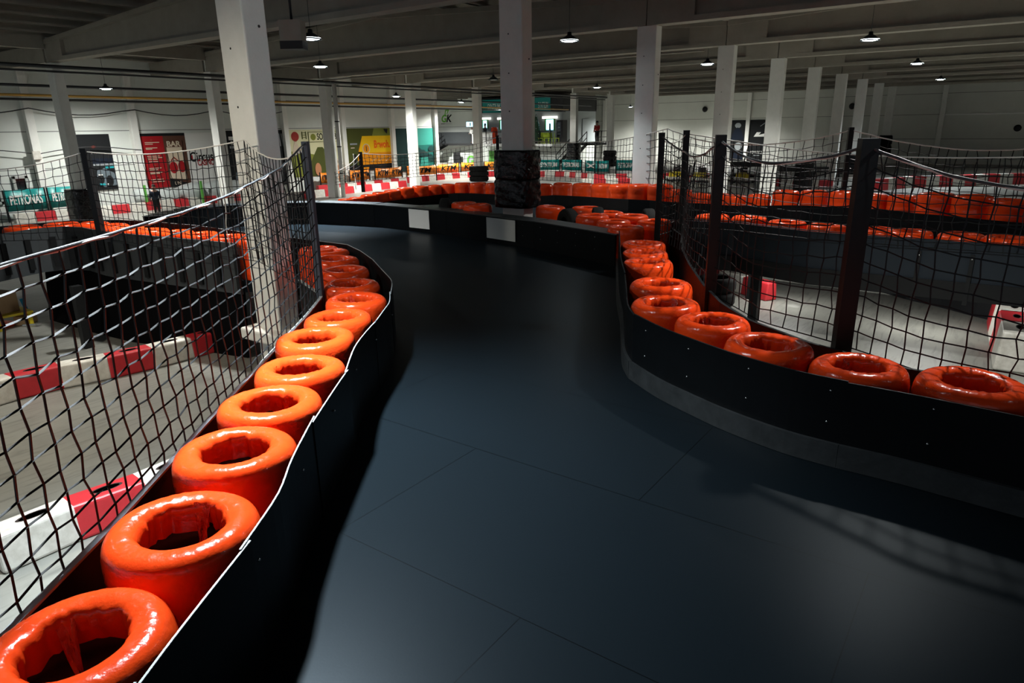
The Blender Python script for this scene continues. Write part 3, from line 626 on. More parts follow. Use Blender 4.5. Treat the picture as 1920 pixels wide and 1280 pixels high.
# ------------------------------------------------------------------ black tyres
def round_tyre(name, c, axis_rz, stand, R=.27, w=.2, label='', group=None):
    t = thing(name, c, label, 'tyre', group, rz=axis_rz)
    h = w/2; prof = [(R*.56,-h*.75),(R*.6,-h),(R*.8,-h*1.02),(R*.95,-h*.85),(R,-h*.55),(R*1.005,0),(R,h*.55),(R*.95,h*.85),(R*.8,h*1.02),(R*.6,h),(R*.56,h*.75),(R*.58,0),(R*.56,-h*.75)]
    mb = MB(); mb.lathe(prof, 36); me = mb.mesh('tyre_body'); me.materials.append(MT['rubber'])
    o = bpy.data.objects.new('tyre_body', me); C.objects.link(o); o.parent = t; o.location = (0, 0, R if stand else h)
    if stand: o.rotation_euler = (PI/2, 0, 0)
    g = MB()
    for k in (-.5, 0, .5): g.lathe([(R*1.007-.004, h*k-.008), (R*1.0085, h*k), (R*1.007-.004, h*k+.008)], 36)
    me = g.mesh('tread_rib'); me.materials.append(MT['rubber']); o2 = bpy.data.objects.new('tread_rib', me); C.objects.link(o2); o2.parent = t; o2.location = o.location; o2.rotation_euler = o.rotation_euler
    return t
for x, y, rz, lab in ((834, 371, .6, 'bare black tyre standing on edge behind the barrier, left of the wrapped pillar'), (1066, 391, 1.0, 'bare black tyre standing on edge just right of the wrapped pillar'),
                      (1121, 388, .5, 'bare black tyre standing on edge at the far track side, left of a twin'), (1217, 391, .55, 'bare black tyre standing on edge at the far track side, right of a twin')):
    c = gp(x, y, DECK + .66); round_tyre('tyre', (c.x, c.y, DECK), rz, True, R=.33, w=.22, label=lab)
c = gp(1340, 570, 0)
for k in range(2): round_tyre('tyre', (c.x+.02*k, c.y, .0+.27*k), .3*k, False, R=.36, w=.26, label=('upper' if k else 'lower') + ' black tyre of the pair lying on the floor behind the right net')

# ------------------------------------------------------------------ wrapped column bases
def pad(x, y, z0, z1, hx, hy, m, label, bands=1, parts=3):
    t = thing('column_pad', (x, y, z0), label, 'pad')
    for b in range(bands):
        a0 = z0 + (z1-z0)*b/bands; a1 = z0 + (z1-z0)*(b+1)/bands; n = 64; mb = MB(); rows = 18; vs = []
        rnd = random.Random(b+int(x*10)); ph = [rnd.uniform(0, 6) for _ in range(8)]
        for i in range(rows+1):
            tt = i/rows; z = a0 + (a1-a0)*tt; bul = 1 - (.16 if m is MT['pad_rubber'] else .05)*abs(2*tt-1)**6
            for k in range(n):
                th = 2*PI*k/n; c_, s_ = math.cos(th), math.sin(th); e = .55
                dx = hx*math.copysign(abs(c_)**e, c_)*bul; dy = hy*math.copysign(abs(s_)**e, s_)*bul
                q = 1 + .02*math.sin(9*th+ph[0]+14*z) + .015*math.sin(17*th+ph[1]-22*z) + .012*math.sin(5*th+ph[2]+40*z)
                vs.append((x+dx*q, y+dy*q, z))
        mb.add(vs, [(i*n+k, i*n+(k+1)%n, (i+1)*n+(k+1)%n, (i+1)*n+k) for i in range(rows) for k in range(n)] + [tuple(reversed(range(n))), tuple(range(rows*n, rows*n+n))], True)
        mb.build('film_wrap' if m is MT['black_film'] else 'tyre', m, t)
    return t
pad(U0+S, V0, 1.73, 2.86, .34, .44, MT['black_film'], 'crumpled black film wrap round the base of the tall middle pillar', bands=2)
pad(U0+S, V1, 0, 1.36, .42, .5, MT['black_film'], 'crumpled black film wrap on the slim column beside the dark racing poster', bands=1)
pad(U0+5*S, V1, 0, .95, .5, .55, MT['pad_rubber'], 'stack of black tyres round the slim column right of the orange banners', bands=3)
pad(U0+7*S, V1, 0, 2.05, .42, .5, MT['black_film'], 'tall black wrap on the slim column beside the stairs', bands=2)
pad(U0+8*S, V1, 0, 1.3, .42, .5, MT['pad_rubber'], 'black tyre stack round the slim column before the bright end wall', bands=3)
for n, h0, h1, wd in ((5, .3, 1.55, .4), (7, .2, 1.35, .4), (9, .9, 2.3, .45)):
    pad(U0+n*S, V0, h0 if n != 5 else 0, h1, .36, wd, MT['pad_rubber'], 'black padding on the column %s of the thick net post' % {5: 'well left', 7: 'just left', 9: 'just right'}[n], bands=2)
# concrete collar at the near pillar
mb = MB(); mb.box((U0-.05, V0-.02, .55), (.62, .86, .17)); o = mb.build('column_collar', MT['concrete_col'], org=(U0, V0, .46), bevel=.03); tag(o, 'rough concrete collar round the near pillar below the deck', 'collar')

# ------------------------------------------------------------------ nets
def sag(a, b, t, s): return a + (b-a)*t - 4*s*t*(1-t)
def net_mesh(base, zb, ztop, cell, r, seed, zig=.12):
    """base: plan polyline; zb/ztop: functions of the share t along it"""
    rnd = random.Random(seed); Q = resample(base, cell); n = len(Q); vs = []; fs = []
    def seg(p, q):
        b = len(vs); d = (q-p).normalized(); a = d.cross(Vector((.3, .2, .93))).normalized(); c = d.cross(a)
        for e in (p, q):
            for k in range(3): vs.append(tuple(e + (a*math.cos(2.094*k) + c*math.sin(2.094*k))*r))
        for k in range(3): fs.append((b+k, b+(k+1) % 3, b+3+(k+1) % 3, b+3+k))
    mh = max(ztop(i/(n-1))-zb(i/(n-1)) for i in range(n)); rows = max(2, round(mh/cell)); N = []
    for i in range(n):
        t = i/(n-1); z0, z1 = zb(t), ztop(t); d = (Q[min(i+1, n-1)]-Q[max(i-1, 0)]).normalized(); nn = Vector((-d.y, d.x)); col = []
        for j in range(rows+1):
            f = j/rows; edge = (j in (0, rows)); z = z0 + (z1-z0)*f + (0 if edge else ((-1)**(i+j))*zig*.25*cell + rnd.gauss(0, .03)*cell)
            al = 0 if i in (0, n-1) else rnd.gauss(0, .035)*cell + (.05*cell*((-1)**(i+j)))
            bl = .03*math.sin(f*PI)*math.sin(t*9+seed) + rnd.gauss(0, .02)*cell
            col.append(W(Q[i].x + d.x*al + nn.x*bl, Q[i].y + d.y*al + nn.y*bl, z))
        N.append(col)
    for i in range(n):
        for j in range(rows+1):
            if i < n-1: seg(N[i][j], N[i+1][j])
            if j < rows: seg(N[i][j], N[i][j+1])
    top = [c[-1] for c in N]; return vs, fs, top
def interp(K, t):
    for (a, b), (c, d) in zip(K, K[1:]):
        if t <= c: return b + (d-b)*(t-a)/(c-a)
    return K[-1][1]
def fence(name, posts, label, cell=.125, r=.0056, ropes=('rope_dark',), sags=.12, zb=EYE-1.66, post_r=.05, post_mat='steel_black', rope_r=.009, seed=1, mids=None, skip_posts=(), tops=None):
    """posts: list of (x, y, ztop)"""
    t = thing(name, (posts[0][0], posts[0][1], DECK), label, 'net fence')
    for i, p in enumerate(posts):
        if i in skip_posts: continue
        mb = MB(); pr = post_r[i] if isinstance(post_r, (list, tuple)) else post_r; mb.box((p[0], p[1], (zb-.35+p[2])/2), (2*pr, 2*pr, p[2]-zb+.35), .45)
        mb.build('post', MT[post_mat], t)
    for i in range(len(posts)-1):
        a, b = posts[i], posts[i+1]; sg = sags[i] if isinstance(sags, (list, tuple)) else sags
        base = [P2(a[0], a[1])] + [P2(*m) for m in ((mids or {}).get(i) or [])] + [P2(b[0], b[1])]
        zt = lambda s, a=a, b=b, sg=sg: sag(a[2]-.05, b[2]-.05, s, sg)
        if tops and i in tops: zt = lambda s, K=tops[i]: interp(K, s)
        vs, fs, top = net_mesh(base, (lambda s: zb), zt, cell, r, seed+i)
        mb = MB(); mb.add(vs, fs, False); me = bpy.data.meshes.new('net'); me.from_pydata(mb.v, [], mb.f)
        org = root_loc(t); me.transform(Matrix.Translation(-org)); me.materials.append(MT['cord']); o = bpy.data.objects.new('net', me); C.objects.link(o); o.parent = t
        for k, rm in enumerate(ropes):
            pts = [p + W(0, 0, .012*k*(1 if k else 0) - (.016 if k else 0)) + (W(.006*math.sin(j*1.3), .006*math.cos(j*1.3), .004*math.sin(j*2.1)) if k else W(0,0,0)) for j, p in enumerate(top)]
            mb = MB(); mb.tube(smooth_path(pts, 2), rope_r*(1 if k == 0 else .8), 8); mb.build('rope', MT[rm], t)
    return t
F1 = fence('net_fence', [(-1.75,.72,EYE-.18),(4.38,5.56,EYE-.10)], 'near black net fence on the left with twisted dark and white top rope', ropes=('rope_dark','rope_white'), sags=.02, seed=3, post_r=[.04,.03], post_mat='post_grey', rope_r=.008,
      tops={0: [(0,EYE-.25),(.2,EYE-.4),(.37,EYE-.425),(.62,EYE-.422),(.71,EYE-.395),(.8,EYE-.34),(.87,EYE-.29),(.94,EYE-.19),(1,EYE-.115)]},
      mids={0: [(-1,1.3),(0.53,2.54),(1.12,2.97),(1.96,3.64),(3.0,4.45),(3.77,5.05)]})
F2 = fence('net_fence', [(4.42,5.62,EYE-.12),(5.36,8.0,EYE-.05),(5.25,12.15,EYE-.22),(3.2,14.6,EYE-.3),(0.2,15.6,EYE-.3)], 'black net fence running left from the near pillar to a leaning black post', cell=.14, r=.0058, sags=[.16,.1,.22,.12], seed=11, skip_posts=(0, 1), ropes=('rope_white',), rope_r=.008)
def hang(t, px, z0, z1, x, y, m='rope_white', r=.006, amp=.05):
    pts = []
    n = 14
    for i in range(n+1):
        f = i/n; pts.append((x + amp*math.sin(f*9+px)*f*(1.3-f), y + amp*math.cos(f*7+px)*f*(1.3-f), z0 + (z1-z0)*f))
    mb = MB(); mb.tube(smooth_path([Vector(p) for p in pts], 3), r, 6); mb.build('hanging_cord', MT[m], t)
hang(F2, 1, EYE-.52, EYE-1.5, 3.6, 14.1, amp=.12); hang(F2, 4, EYE-.45, EYE-1.5, 5.3, 8.55, amp=.08, r=.005)
F3 = fence('net_fence', [(5.0,-1.9,EYE-.2),(5.62,.88,EYE-.115),(6.78,2.36,EYE-.1),(9.95,4.36,EYE-.11)], 'black net fence with thick square posts along the right tyre row', sags=[.22,.16,.22], seed=21, post_r=[.06,.06,.05,.045], ropes=('rope_dark','rope_white'), rope_r=.011,
      mids={0: [(5.1,-.6),(5.25,.3)], 1: [(5.95,1.6)], 2: [(7.9,3.0),(9.0,3.6)]}, cell=.135)
F4 = fence('net_fence', [(9.95,4.40,EYE-.12),(11.05,4.42,EYE-.09),(10.98,-2.6,EYE-.15)], 'black net fence above the navy deck wall', sags=[.12,.3], seed=31, post_r=[.03,.05,.05], ropes=('rope_white',), skip_posts=(0,), mids={1: [(11.2,3.6),(10.88,2.3),(10.88,.8)]}, cell=.15, r=.0065)
def fpos(px, off=.55):
    ps = sorted(range(len(FAR)), key=lambda i: abs(FAR[i][0]-px))[:2]; i = min(ps); j = max(ps); f = max(0, min(1, (px-FAR[i][0])/max(1, FAR[j][0]-FAR[i][0]))); O = offset(fp, -sgn*off)
    return O[i].lerp(O[j], f), fz[i] + (fz[j]-fz[i])*f
posts = []
for px, py in ((655, 318), (703, 284), (913, 254), (1215, 238), (1561, 239), (1962, 262)):
    q, z = fpos(px); d = ray(px, py); k_ = math.hypot(q.x, q.y)/math.hypot(d.x, d.y); posts.append((q.x, q.y, EYE + d.z*k_))
ids = [min(range(len(FAR)), key=lambda i: abs(FAR[i][0]-p)) for p in (655, 703, 913, 1215, 1561, 1962)]
O = offset(fp, -sgn*.55)
F5 = fence('net_fence', posts, 'long black net fence with white top rope behind the far ramp tyres', cell=.2, r=.0085, sags=[.1,.3,.28,.34,.25], seed=41, ropes=('rope_white',), rope_r=.012, zb=EYE-1.75, skip_posts=(0, 3),
      mids={i: [tuple(O[k]) for k in range(ids[i]+1, ids[i+1])] for i in range(1, 5)}, post_r=.05)
hang(F5, 2, EYE-.8, EYE-2.0, posts[1][0]-.15, posts[1][1]+.2, amp=.1, r=.014)

# ------------------------------------------------------------------ kerb blocks
def kerb_mesh(nm, L, wd, h, m):
    mb = MB(); a, b = L/2-.004, wd/2; t_ = .04
    vs = [(-a,-b,0),(a,-b,0),(a,b,0),(-a,b,0),(-a,-b+t_,h),(a,-b+t_,h),(a,b-t_,h),(-a,b-t_,h)]
    mb.add(vs, [(3,2,1,0),(4,5,6,7),(0,1,5,4),(1,2,6,5),(2,3,7,6),(3,0,4,7)]); me = mb.mesh(nm); me.materials.append(m); return me
KM = {}
for L, wd, h in ((.7,.3,.36), (.62,.34,.32), (.75,.5,.55)):
    for c in ('red', 'white'): KM[(L, c)] = (kerb_mesh('block_body', L, wd, h, MT[c+'_kerb']), wd, h)
mb = MB(); mb.lathe([(0,.001),(.06,.001),(.07,.004),(.075,.0)], 18); hole = mb.mesh('recess'); hole.materials.append(MT['kerb_hole'])
KC = {}
def kerb(p, rz, L, col, where, group, detail=False, z=0):
    KC[(group, col)] = KC.get((group, col), 0) + 1; k = KC[(group, col)]
    t = thing('kerb_block', (p.x, p.y, z), '%s kerb block, %s from left, %s' % (col, ORD[k-1], where), 'kerb', group, rz=rz)
    me, wd, h = KM[(L, col)]; o = bpy.data.objects.new('block_body', me); C.objects.link(o); o.parent = t
    if detail:
        b = o.modifiers.new('bevel', 'BEVEL'); b.width = .03; b.segments = 3
        q = bpy.data.objects.new('recess', hole); C.objects.link(q); q.parent = t; q.location = (.02, 0, h-.001); q.scale = (1.8, .7, 1)
    return t
def kerb_row(px, L, where, group, first='red', detail=False, z=0):
    P = resample([P2(q.x, min(q.y, VW-1.2)) for q in (gp(x, y, z) for x, y in px)], L); k = 0 if first == 'red' else 1
    for a, b in zip(P, P[1:]):
        d = b-a; c = (a+b)/2; kerb(W(c.x, c.y, 0), math.atan2(d.y, d.x), L, ('red', 'white')[k % 2], where, group, detail, z); k += 1
kerb_row([(0,1062),(148,998),(272,952),(375,905)], .62, 'near kerb row at lower left', 'kerb blocks at lower left', 'white', True)
kerb_row([(-70,775),(48,738),(147,716),(237,699),(330,675),(420,650)], .62, 'middle kerb row on the left floor', 'kerb blocks in the middle left', 'white', True)
kerb_row([(-20,411),(60,407),(122,403),(200,402),(262,396),(310,389),(346,384),(383,377),(470,368)], .7, 'row below racing and casino posters', 'kerb blocks at the far left', 'white')
kerb_row([(560,358),(640,353),(720,347),(800,339),(870,333),(940,330),(1000,330)], .7, 'row under the orange banners', 'kerb blocks under the orange banners', 'red')
kerb_row([(540,375),(585,371),(640,364),(690,358),(760,350)], .7, 'short lower row before the slim columns', 'kerb blocks of the lower middle row', 'white')
kerb_row([(1003,331),(1060,331),(1120,337),(1190,336),(1260,336)], .7, 'row below the teal banners', 'kerb blocks below the teal banners', 'red')
kerb_row([(1090,347),(1190,346),(1250,347)], .7, 'front row right of the wrapped pillar', 'kerb blocks right of the wrapped pillar', 'white')
kerb_row([(1640,357),(1700,351),(1780,349),(1850,346),(1990,343)], .75, 'row along the end wall', 'kerb blocks by the end wall', 'red')
kerb_row([(1290,340),(1360,341)], .7, 'left of the driver poster', 'kerb blocks left of the driver poster', 'red')
kerb_row([(1440,348),(1560,351)], .7, 'below the driver poster behind the far ramp', 'kerb blocks right of the driver poster', 'red')
# chunky kerb blocks on the right floor
for i, (x, y, c) in enumerate([(11.45,-.42,'white'),(12.1,-.38,'red'),(12.75,-.34,'white'),(13.4,-.3,'red')]):
    kerb(W(x, y, 0), .06, .75, c, 'big row at the right picture edge', 'big kerb blocks on the right floor', True)
for i in range(4):
    kerb(W(13.6+.72*i*.5, 3.75+.62*i, 0), 1.05, .7, ('red', 'white')[i % 2], 'row seen under the navy deck wall', 'kerb blocks under the navy deck', True)

# ------------------------------------------------------------------ posters, banners, signs
def text_mesh(txt, m, size, origin, xdir, parent, shear=0, align='CENTER', name='lettering', squash=1, ext=.004, bold=.0, fit=None):
    cu = bpy.data.curves.new('t', 'FONT'); cu.body = txt; cu.size = size; cu.align_x = align; cu.align_y = 'CENTER'; cu.extrude = ext; cu.shear = shear; cu.offset = bold
    o = bpy.data.objects.new('t', cu); C.objects.link(o); dg = bpy.context.evaluated_depsgraph_get(); me = bpy.data.meshes.new_from_object(o.evaluated_get(dg)); bpy.data.objects.remove(o); bpy.data.curves.remove(cu)
    if fit:
        xs = [v.co.x for v in me.vertices]; squash = fit/max(1e-6, max(xs)-min(xs))
    X = Vector(xdir).normalized(); Z = Vector((0,0,1)); Y = X.cross(Z)*-1
    R = Matrix((X, Z, X.cross(Z))).transposed().to_4x4(); me.transform(Matrix.Diagonal((squash, 1, 1, 1))); me.transform(R)
    off = Vector(origin) - root_loc(parent); me.transform(Matrix.Translation(off)); me.name = name; me.materials.clear(); me.materials.append(m)
    q = bpy.data.objects.new(name, me); C.objects.link(q); q.parent = parent; return q
class Board:
    """flat printed board on a wall; local a to the right, b up (fractions 0..1), layers stacked outward"""
    def __init__(s, name, A, width, height, xdir, m, label, cat, thick=.03):
        s.A = Vector(A); s.w = width; s.h = height; s.x = Vector(xdir).normalized(); s.n = s.x.cross(Vector((0,0,1))); s.k = 0
        s.t = thing(name, A, label, cat); mb = MB(); vs = []
        for d in (-thick, 0):
            for a, b in ((0,0),(1,0),(1,1),(0,1)): vs.append(s.at(a, b, d))
        mb.add(vs, [(3,2,1,0),(4,5,6,7),(0,1,5,4),(1,2,6,5),(2,3,7,6),(3,0,4,7)]); mb.build('sheet', m, s.t)
    def at(s, a, b, d=0): return s.A + s.x*(a*s.w) + Vector((0,0,1))*(b*s.h) + s.n*d
    def poly(s, pts, m, name='print'):
        s.k += 1; mb = MB(); mb.add([s.at(a, b, .003*s.k) for a, b in pts], [tuple(range(len(pts)))]); return mb.build(name, m, s.t)
    def ell(s, a, b, ra, rb, m, name='print', n=24, t0=0, t1=2*PI): return s.poly([(a+ra*math.cos(t0+(t1-t0)*k/n), b+rb*math.sin(t0+(t1-t0)*k/n)) for k in range(n)], m, name)
    def rect(s, a0, b0, a1, b1, m, name='print'): return s.poly([(a0,b0),(a1,b0),(a1,b1),(a0,b1)], m, name)
    def text(s, txt, a, b, size, m, shear=0, squash=1, bold=0, fit=None): s.k += 1; return text_mesh(txt, m, size, s.at(a, b, .003*s.k), s.x, s.t, shear, squash=squash, bold=bold, fit=fit and fit*s.w)
def flat(name, col, rough=.5): return mat(name, col, rough)
INK = dict(black=flat('print_black', (.012,.013,.014)), red=flat('print_red', (.33,.012,.016)), cream=flat('print_cream', (.58,.48,.36)), brown=flat('print_brown', (.10,.045,.03)), white=flat('print_white', (.75,.75,.72)),
 grey=flat('print_grey', (.25,.27,.28)), teal=flat('print_teal', (.02,.3,.33)), pale=flat('print_pale_yellow', (.6,.58,.36)), olive=flat('print_olive', (.2,.22,.04)), moss=flat('print_moss', (.07,.08,.02)), balloon=flat('print_balloon_red', (.3,.04,.03)),
 yellow=flat('print_yellow', (.85,.5,.01)), amber=flat('print_amber', (.75,.27,.01)), orange=flat('print_orange', (.85,.13,.01)), dgreen=flat('print_dark_green', (.01,.09,.075)), dgreen2=flat('print_darker_green', (.008,.03,.028)), mgreen=flat('print_mid_green', (.03,.2,.16)), navy=flat('print_navy', (.008,.012,.022)), dred=flat('print_dark_red', (.2,.03,.02)), lgreen=flat('print_leaf_green', (.14,.42,.06)), skin=flat('print_tan', (.45,.2,.1)), steel=flat('print_steel', (.12,.15,.17)))
LEFT = (1, 0, 0); END = (0, -1, 0); YW = VW - .06
def onleft(x0, y0, x1, y1): a = gv(x0, y0, YW); b = gv(x1, y1, YW); return a, b
# dark racing poster
a = gv(146, 252, YW); b = gv(203.5, 252, YW); zb_ = gv(219, 354, YW).z
p = Board('racing_poster', (a.x-.25, YW, zb_), b.x-a.x+.25, a.z-zb_, LEFT, INK['black'], 'tall black racing poster with a dark single-seater car, beside the wrapped slim column', 'poster')
p.poly([(.42,.78),(.52,.80),(.62,.775),(.5,.755)], INK['dred']); p.text('VELOCITY' if False else '- - -', .5, .665, .16, INK['white'])
p.rect(.42,.44,1,.475,INK['grey']); p.rect(.42,.475,1,.57,INK['navy']); p.rect(.72,.385,.82,.42,INK['teal']); p.rect(.86,.385,.98,.42,INK['teal'])
p.poly([(.45,.3),(.5,.36),(.62,.37),(.7,.4),(.78,.36),(.95,.3),(1,.2),(1,.08),(.62,.05),(.5,.12)], INK['steel'], 'car_print'); p.ell(.56,.2,.09,.09,INK['black'],'car_print'); p.ell(.8,.16,.1,.1,INK['black'],'car_print'); p.rect(.5,.265,.62,.285,INK['white']); p.rect(.5,.08,.65,.12,INK['teal']); p.rect(.7,.09,.74,.115,INK['white'])
# casino poster
a = gv(256, 250.5, YW); b = gv(345, 249, YW); zb_ = gv(270, 354, YW).z
p = Board('casino_poster', (a.x, YW, zb_), b.x-a.x, a.z-zb_, LEFT, INK['brown'], 'red and brown casino poster with BAR and two cherries', 'poster')
p.rect(0,0,.52,.95,INK['red']); p.rect(0,.95,1,1,INK['black'])
for i, (y_, ww) in enumerate([(.83,.3),(.8,.16),(.73,.24),(.71,.13),(.58,.26),(.55,.31),(.52,.22),(.48,.22),(.36,.26),(.33,.18),(.28,.26),(.26,.2),(.15,.26),(.11,.27)]): p.rect(.13,y_,.13+ww,y_+.013,INK['cream'])
for y_ in (.88,.63,.42,.21): p.ell(.26,y_,.025,.018,INK['balloon'])
p.poly([(.52,.82),(.9,.88),(.9,.72),(.52,.72)], INK['brown']); p.poly([(.54,.16),(.55,.74),(.88,.74),(.9,.12)], INK['cream']); p.text('BAR', .71, .795, .34, INK['cream'], bold=.01, fit=.3)
p.poly([(.6,.5),(.68,.57),(.68,.55),(.61,.47)], INK['dred']); p.poly([(.68,.56),(.8,.46),(.79,.45),(.67,.53)], INK['dred']); p.ell(.64,.36,.09,.11,INK['red'],'cherry'); p.ell(.82,.37,.08,.11,INK['red'],'cherry')
p.poly([(.52,.0),(.52,.16),(.92,.05),(.92,.0)], INK['black']); p.text('UN', .68, .06, .22, INK['cream'])
a = gv(345, 249, YW); b = gv(398.5, 247, YW); b2 = gv(424, 350, YW)
p = Board('circus_banner', (a.x+.01, YW, zb_), b.x-a.x+.55, a.z-zb_, LEFT, INK['white'], 'cream cloth banner reading Circus CASINO next to the cherry poster', 'banner')
p.text('Circus', .35, .53, .62, INK['black'], bold=.012, fit=.60); p.rect(.06,.487,.12,.575,INK['red']); p.text('CASINO', .44, .42, .40, INK['red'], bold=.006, fit=.43)
# claw poster
a = gv(423, 245, YW); b = gv(530.5, 243.5, YW); zb_ = gv(445, 354, YW).z
p = Board('energy_drink_poster', (a.x, YW, zb_), b.x-a.x, a.z-zb_, LEFT, INK['black'], 'black poster with pale claw marks, mostly hidden by the near pillar', 'poster')
p.rect(.03,.84,.26,.9,INK['white']); p.rect(.03,.70,.24,.74,INK['grey']); p.text('RACE', .14, .79, .24, INK['white'])
for x0 in (.84,.895,.945): p.poly([(x0,.93),(x0+.02,.94),(x0+.03,.8),(x0+.035,.72),(x0+.02,.70),(x0+.01,.8)], INK['grey'], 'claw_mark')
for i in range(9): p.poly([(.05+.02*i,.1+.05*(i%4)),(.08+.02*i,.3+.05*(i%3)),(.09+.02*i,.28),(.075+.02*i,.1)], INK['steel'])
# cider poster
a = gv(541, 243.5, YW); b = gv(639, 241.5, YW); zb_ = gv(560, 332, YW).z
p = Board('cider_poster', (a.x, YW, zb_), b.x-a.x, a.z-zb_, LEFT, INK['pale'], 'pale green cider poster with a red balloon behind the slim column', 'poster')
p.poly([(0,0),(1,0),(1,.28),(.6,.42),(.3,.5),(0,.55)], INK['olive']); p.poly([(.25,0),(.9,0),(.75,.35),(.6,.62),(.5,.62),(.3,.2)], INK['moss'])
p.ell(.1,.86,.07,.1,INK['balloon'],'balloon'); p.poly([(.08,.77),(.12,.77),(.11,.74)], INK['balloon'],'balloon'); p.poly([(.02,.5),(.08,.76),(.1,.76),(.22,.5)], INK['cream'])
p.rect(.22,.8,.24,.96,INK['moss']); p.rect(.29,.8,.31,.96,INK['moss'])
for y_ in (.83,.88,.93): p.rect(.23,y_,.3,y_+.012,INK['moss'])
p.rect(.34,.73,.97,.95,INK['moss']); p.rect(.35,.74,.96,.94,INK['pale'],'label_print'); p.ell(.43,.84,.05,.07,INK['olive']); p.text('SOMERSBY', .72, .84, .5, INK['black'], bold=.008, fit=.44)
p.poly([(.66,.28),(.94,.38),(.98,.22),(.7,.1)], INK['cream']); p.text('ACTION', .86, .27, .22, INK['black'], squash=.9); p.ell(.47,.14,.06,.14,INK['skin']); p.ell(.9,.1,.06,.13,INK['skin']); p.rect(.1,.5,.2,.56,INK['white'])
# yellow poster
a = gv(648, 241, YW); b = gv(733, 240.5, YW); zb_ = gv(655, 322, YW).z
p = Board('yellow_poster', (a.x, YW, zb_), b.x-a.x, a.z-zb_, LEFT, INK['moss'], 'dark and yellow drinks poster with a glowing yellow panel and orange lettering', 'poster')
p.poly([(.55,.8),(1,.8),(1,1),(.6,1)], INK['olive']); p.poly([(.2,.25),(.24,.5),(.33,.82),(1,.82),(1,.14),(.3,.14)], INK['amber']); p.poly([(.24,.42),(.33,.82),(1,.82),(1,.42)], INK['yellow']); p.rect(0,0,1,.14,INK['black'])
p.text('Bewoh.', .76, .61, .62, INK['orange'], bold=.02, fit=.36); p.ell(.4,.52,.08,.12,INK['cream']); p.ell(.4,.52,.065,.1,INK['amber']); p.rect(.395,.46,.41,.58,INK['black'])
for i in range(12): p.poly([(.5+.04*i,.2+.03*(i%4)),(.52+.04*i,.2+.03*(i%4)),(.52+.04*i,.225+.03*(i%4)),(.5+.04*i,.225+.03*(i%4))], INK['cream'])
p.rect(.05,.62,.2,.66,INK['grey']); p.rect(.06,.54,.14,.56,INK['cream']); p.rect(.3,.04,.42,.08,INK['amber']); p.rect(.12,.0,.16,.4,INK['black']); p.poly([(.8,.98),(.9,.98),(.88,.86),(.84,.9)], INK['black'])
# dark green poster
a = gv(741, 241, YW); b = gv(812, 240, YW); zb_ = gv(750, 322, YW).z
p = Board('green_poster', (a.x, YW, zb_), b.x-a.x, a.z-zb_, LEFT, INK['dgreen'], 'dark green poster with leafy silhouettes left of the white logo wall', 'poster')
p.rect(0,0,.42,1,INK['dgreen2']); p.poly([(.42,.6),(1,.6),(1,1),(.42,1)], INK['mgreen'])
for i in range(16): p.ell(.5+.5*((i*37) % 100)/100, .25+.28*((i*61) % 100)/100, .08, .07, INK['dgreen2'], 'leaf_print', 9)
p.poly([(.55,.05),(.62,.3),(.8,.3),(.86,.02)], INK['mgreen'])
# teal and orange track banners
def banner(x0, x1, yb, z0, z1, m, name, label, words_, ink, sg=.08, dy=0, xdir=None, size=.4, shear=0):
    A = gp(x0, yb[0], 0); B = gp(x1, yb[1], 0); A.y = min(A.y, VW-1.1); B.y = min(B.y, VW-1.1); d = Vector((B.x-A.x, B.y-A.y, 0)); L = d.length; d.normalize(); n = Vector((d.y, -d.x, 0)); A = Vector((A.x, A.y, 0)) - n*dy
    t = thing(name, (A.x, A.y, z0), label, 'banner'); mb = MB(); N = 16; vs = []
    for i in range(N+1):
        f = i/N; s_ = 4*sg*f*(1-f); bul = .05*math.sin(f*PI*3)
        for dd in (0, .012):
            for z in (z0, z1): vs.append(A + d*(L*f) + n*(bul-dd) + Vector((0, 0, z - s_*(1 if z == z1 else .3))))
    fs = []
    for i in range(N):
        b = 4*i; fs += [(b, b+4, b+5, b+1), (b+3, b+7, b+6, b+2), (b+1, b+5, b+7, b+3), (b, b+2, b+6, b+4)]
    mb.add(vs, fs, True); mb.build('sheet', m, t)
    for i in range(2):
        mb = MB(); q = A + d*(L*i); mb.box((q.x, q.y, z1/2), (.05, .05, z1)); mb.build('post', MT['steel_black'], t)
    for k_, w_ in enumerate(words_):
        f = (k_+.5)/len(words_); s_ = 4*sg*f*(1-f); text_mesh(w_, ink, size, A + d*(L*f) + n*(.06+max(0, .05*math.sin(f*PI*3))) + Vector((0,0,(z0+z1)/2 - s_*.6)), d, t, shear, bold=.012, fit=min(.78*L/len(words_), size*(3.0 if len(w_) < 4 else 4.6)))
    return t
KT = [(560, 582, 355, 354, ['KTM']), (590, 632, 354, 352, ['KTM']), (640, 690, 351, 348, ['KTM','KTM']), (700, 764, 347, 343, ['KTM','KTM']), (768, 824, 342, 339, ['KTM']), (826, 868, 337, 334, ['KTM']), (870, 908, 333, 331, ['KTM']), (910, 945, 331, 330, ['KTM'])]
for i, (x0, x1, y0, y1, ws) in enumerate(KT):
    banner(x0, x1, (y0, y1), .42, 1.02, MT['orange'], 'track_banner', 'orange KTM banner above the red and white kerbs, %s from the left' % ORD[i], ws, INK['black'], sg=.05, dy=.45, size=.42, shear=.25)
TB = [(-40, 62, 408, 405, ['PETRONAS']), (62, 137, 404, 401, ['PETRONAS'])]
for i, (x0, x1, y0, y1, ws) in enumerate(TB): banner(x0, x1, (y0, y1), .42, 1.25, MT['teal'], 'track_banner', 'teal PETRONAS banner at the far left, ' + ('left' if i == 0 else 'right') + ' one of the pair', ws, INK['white'], sg=.02, dy=.4, size=.5)
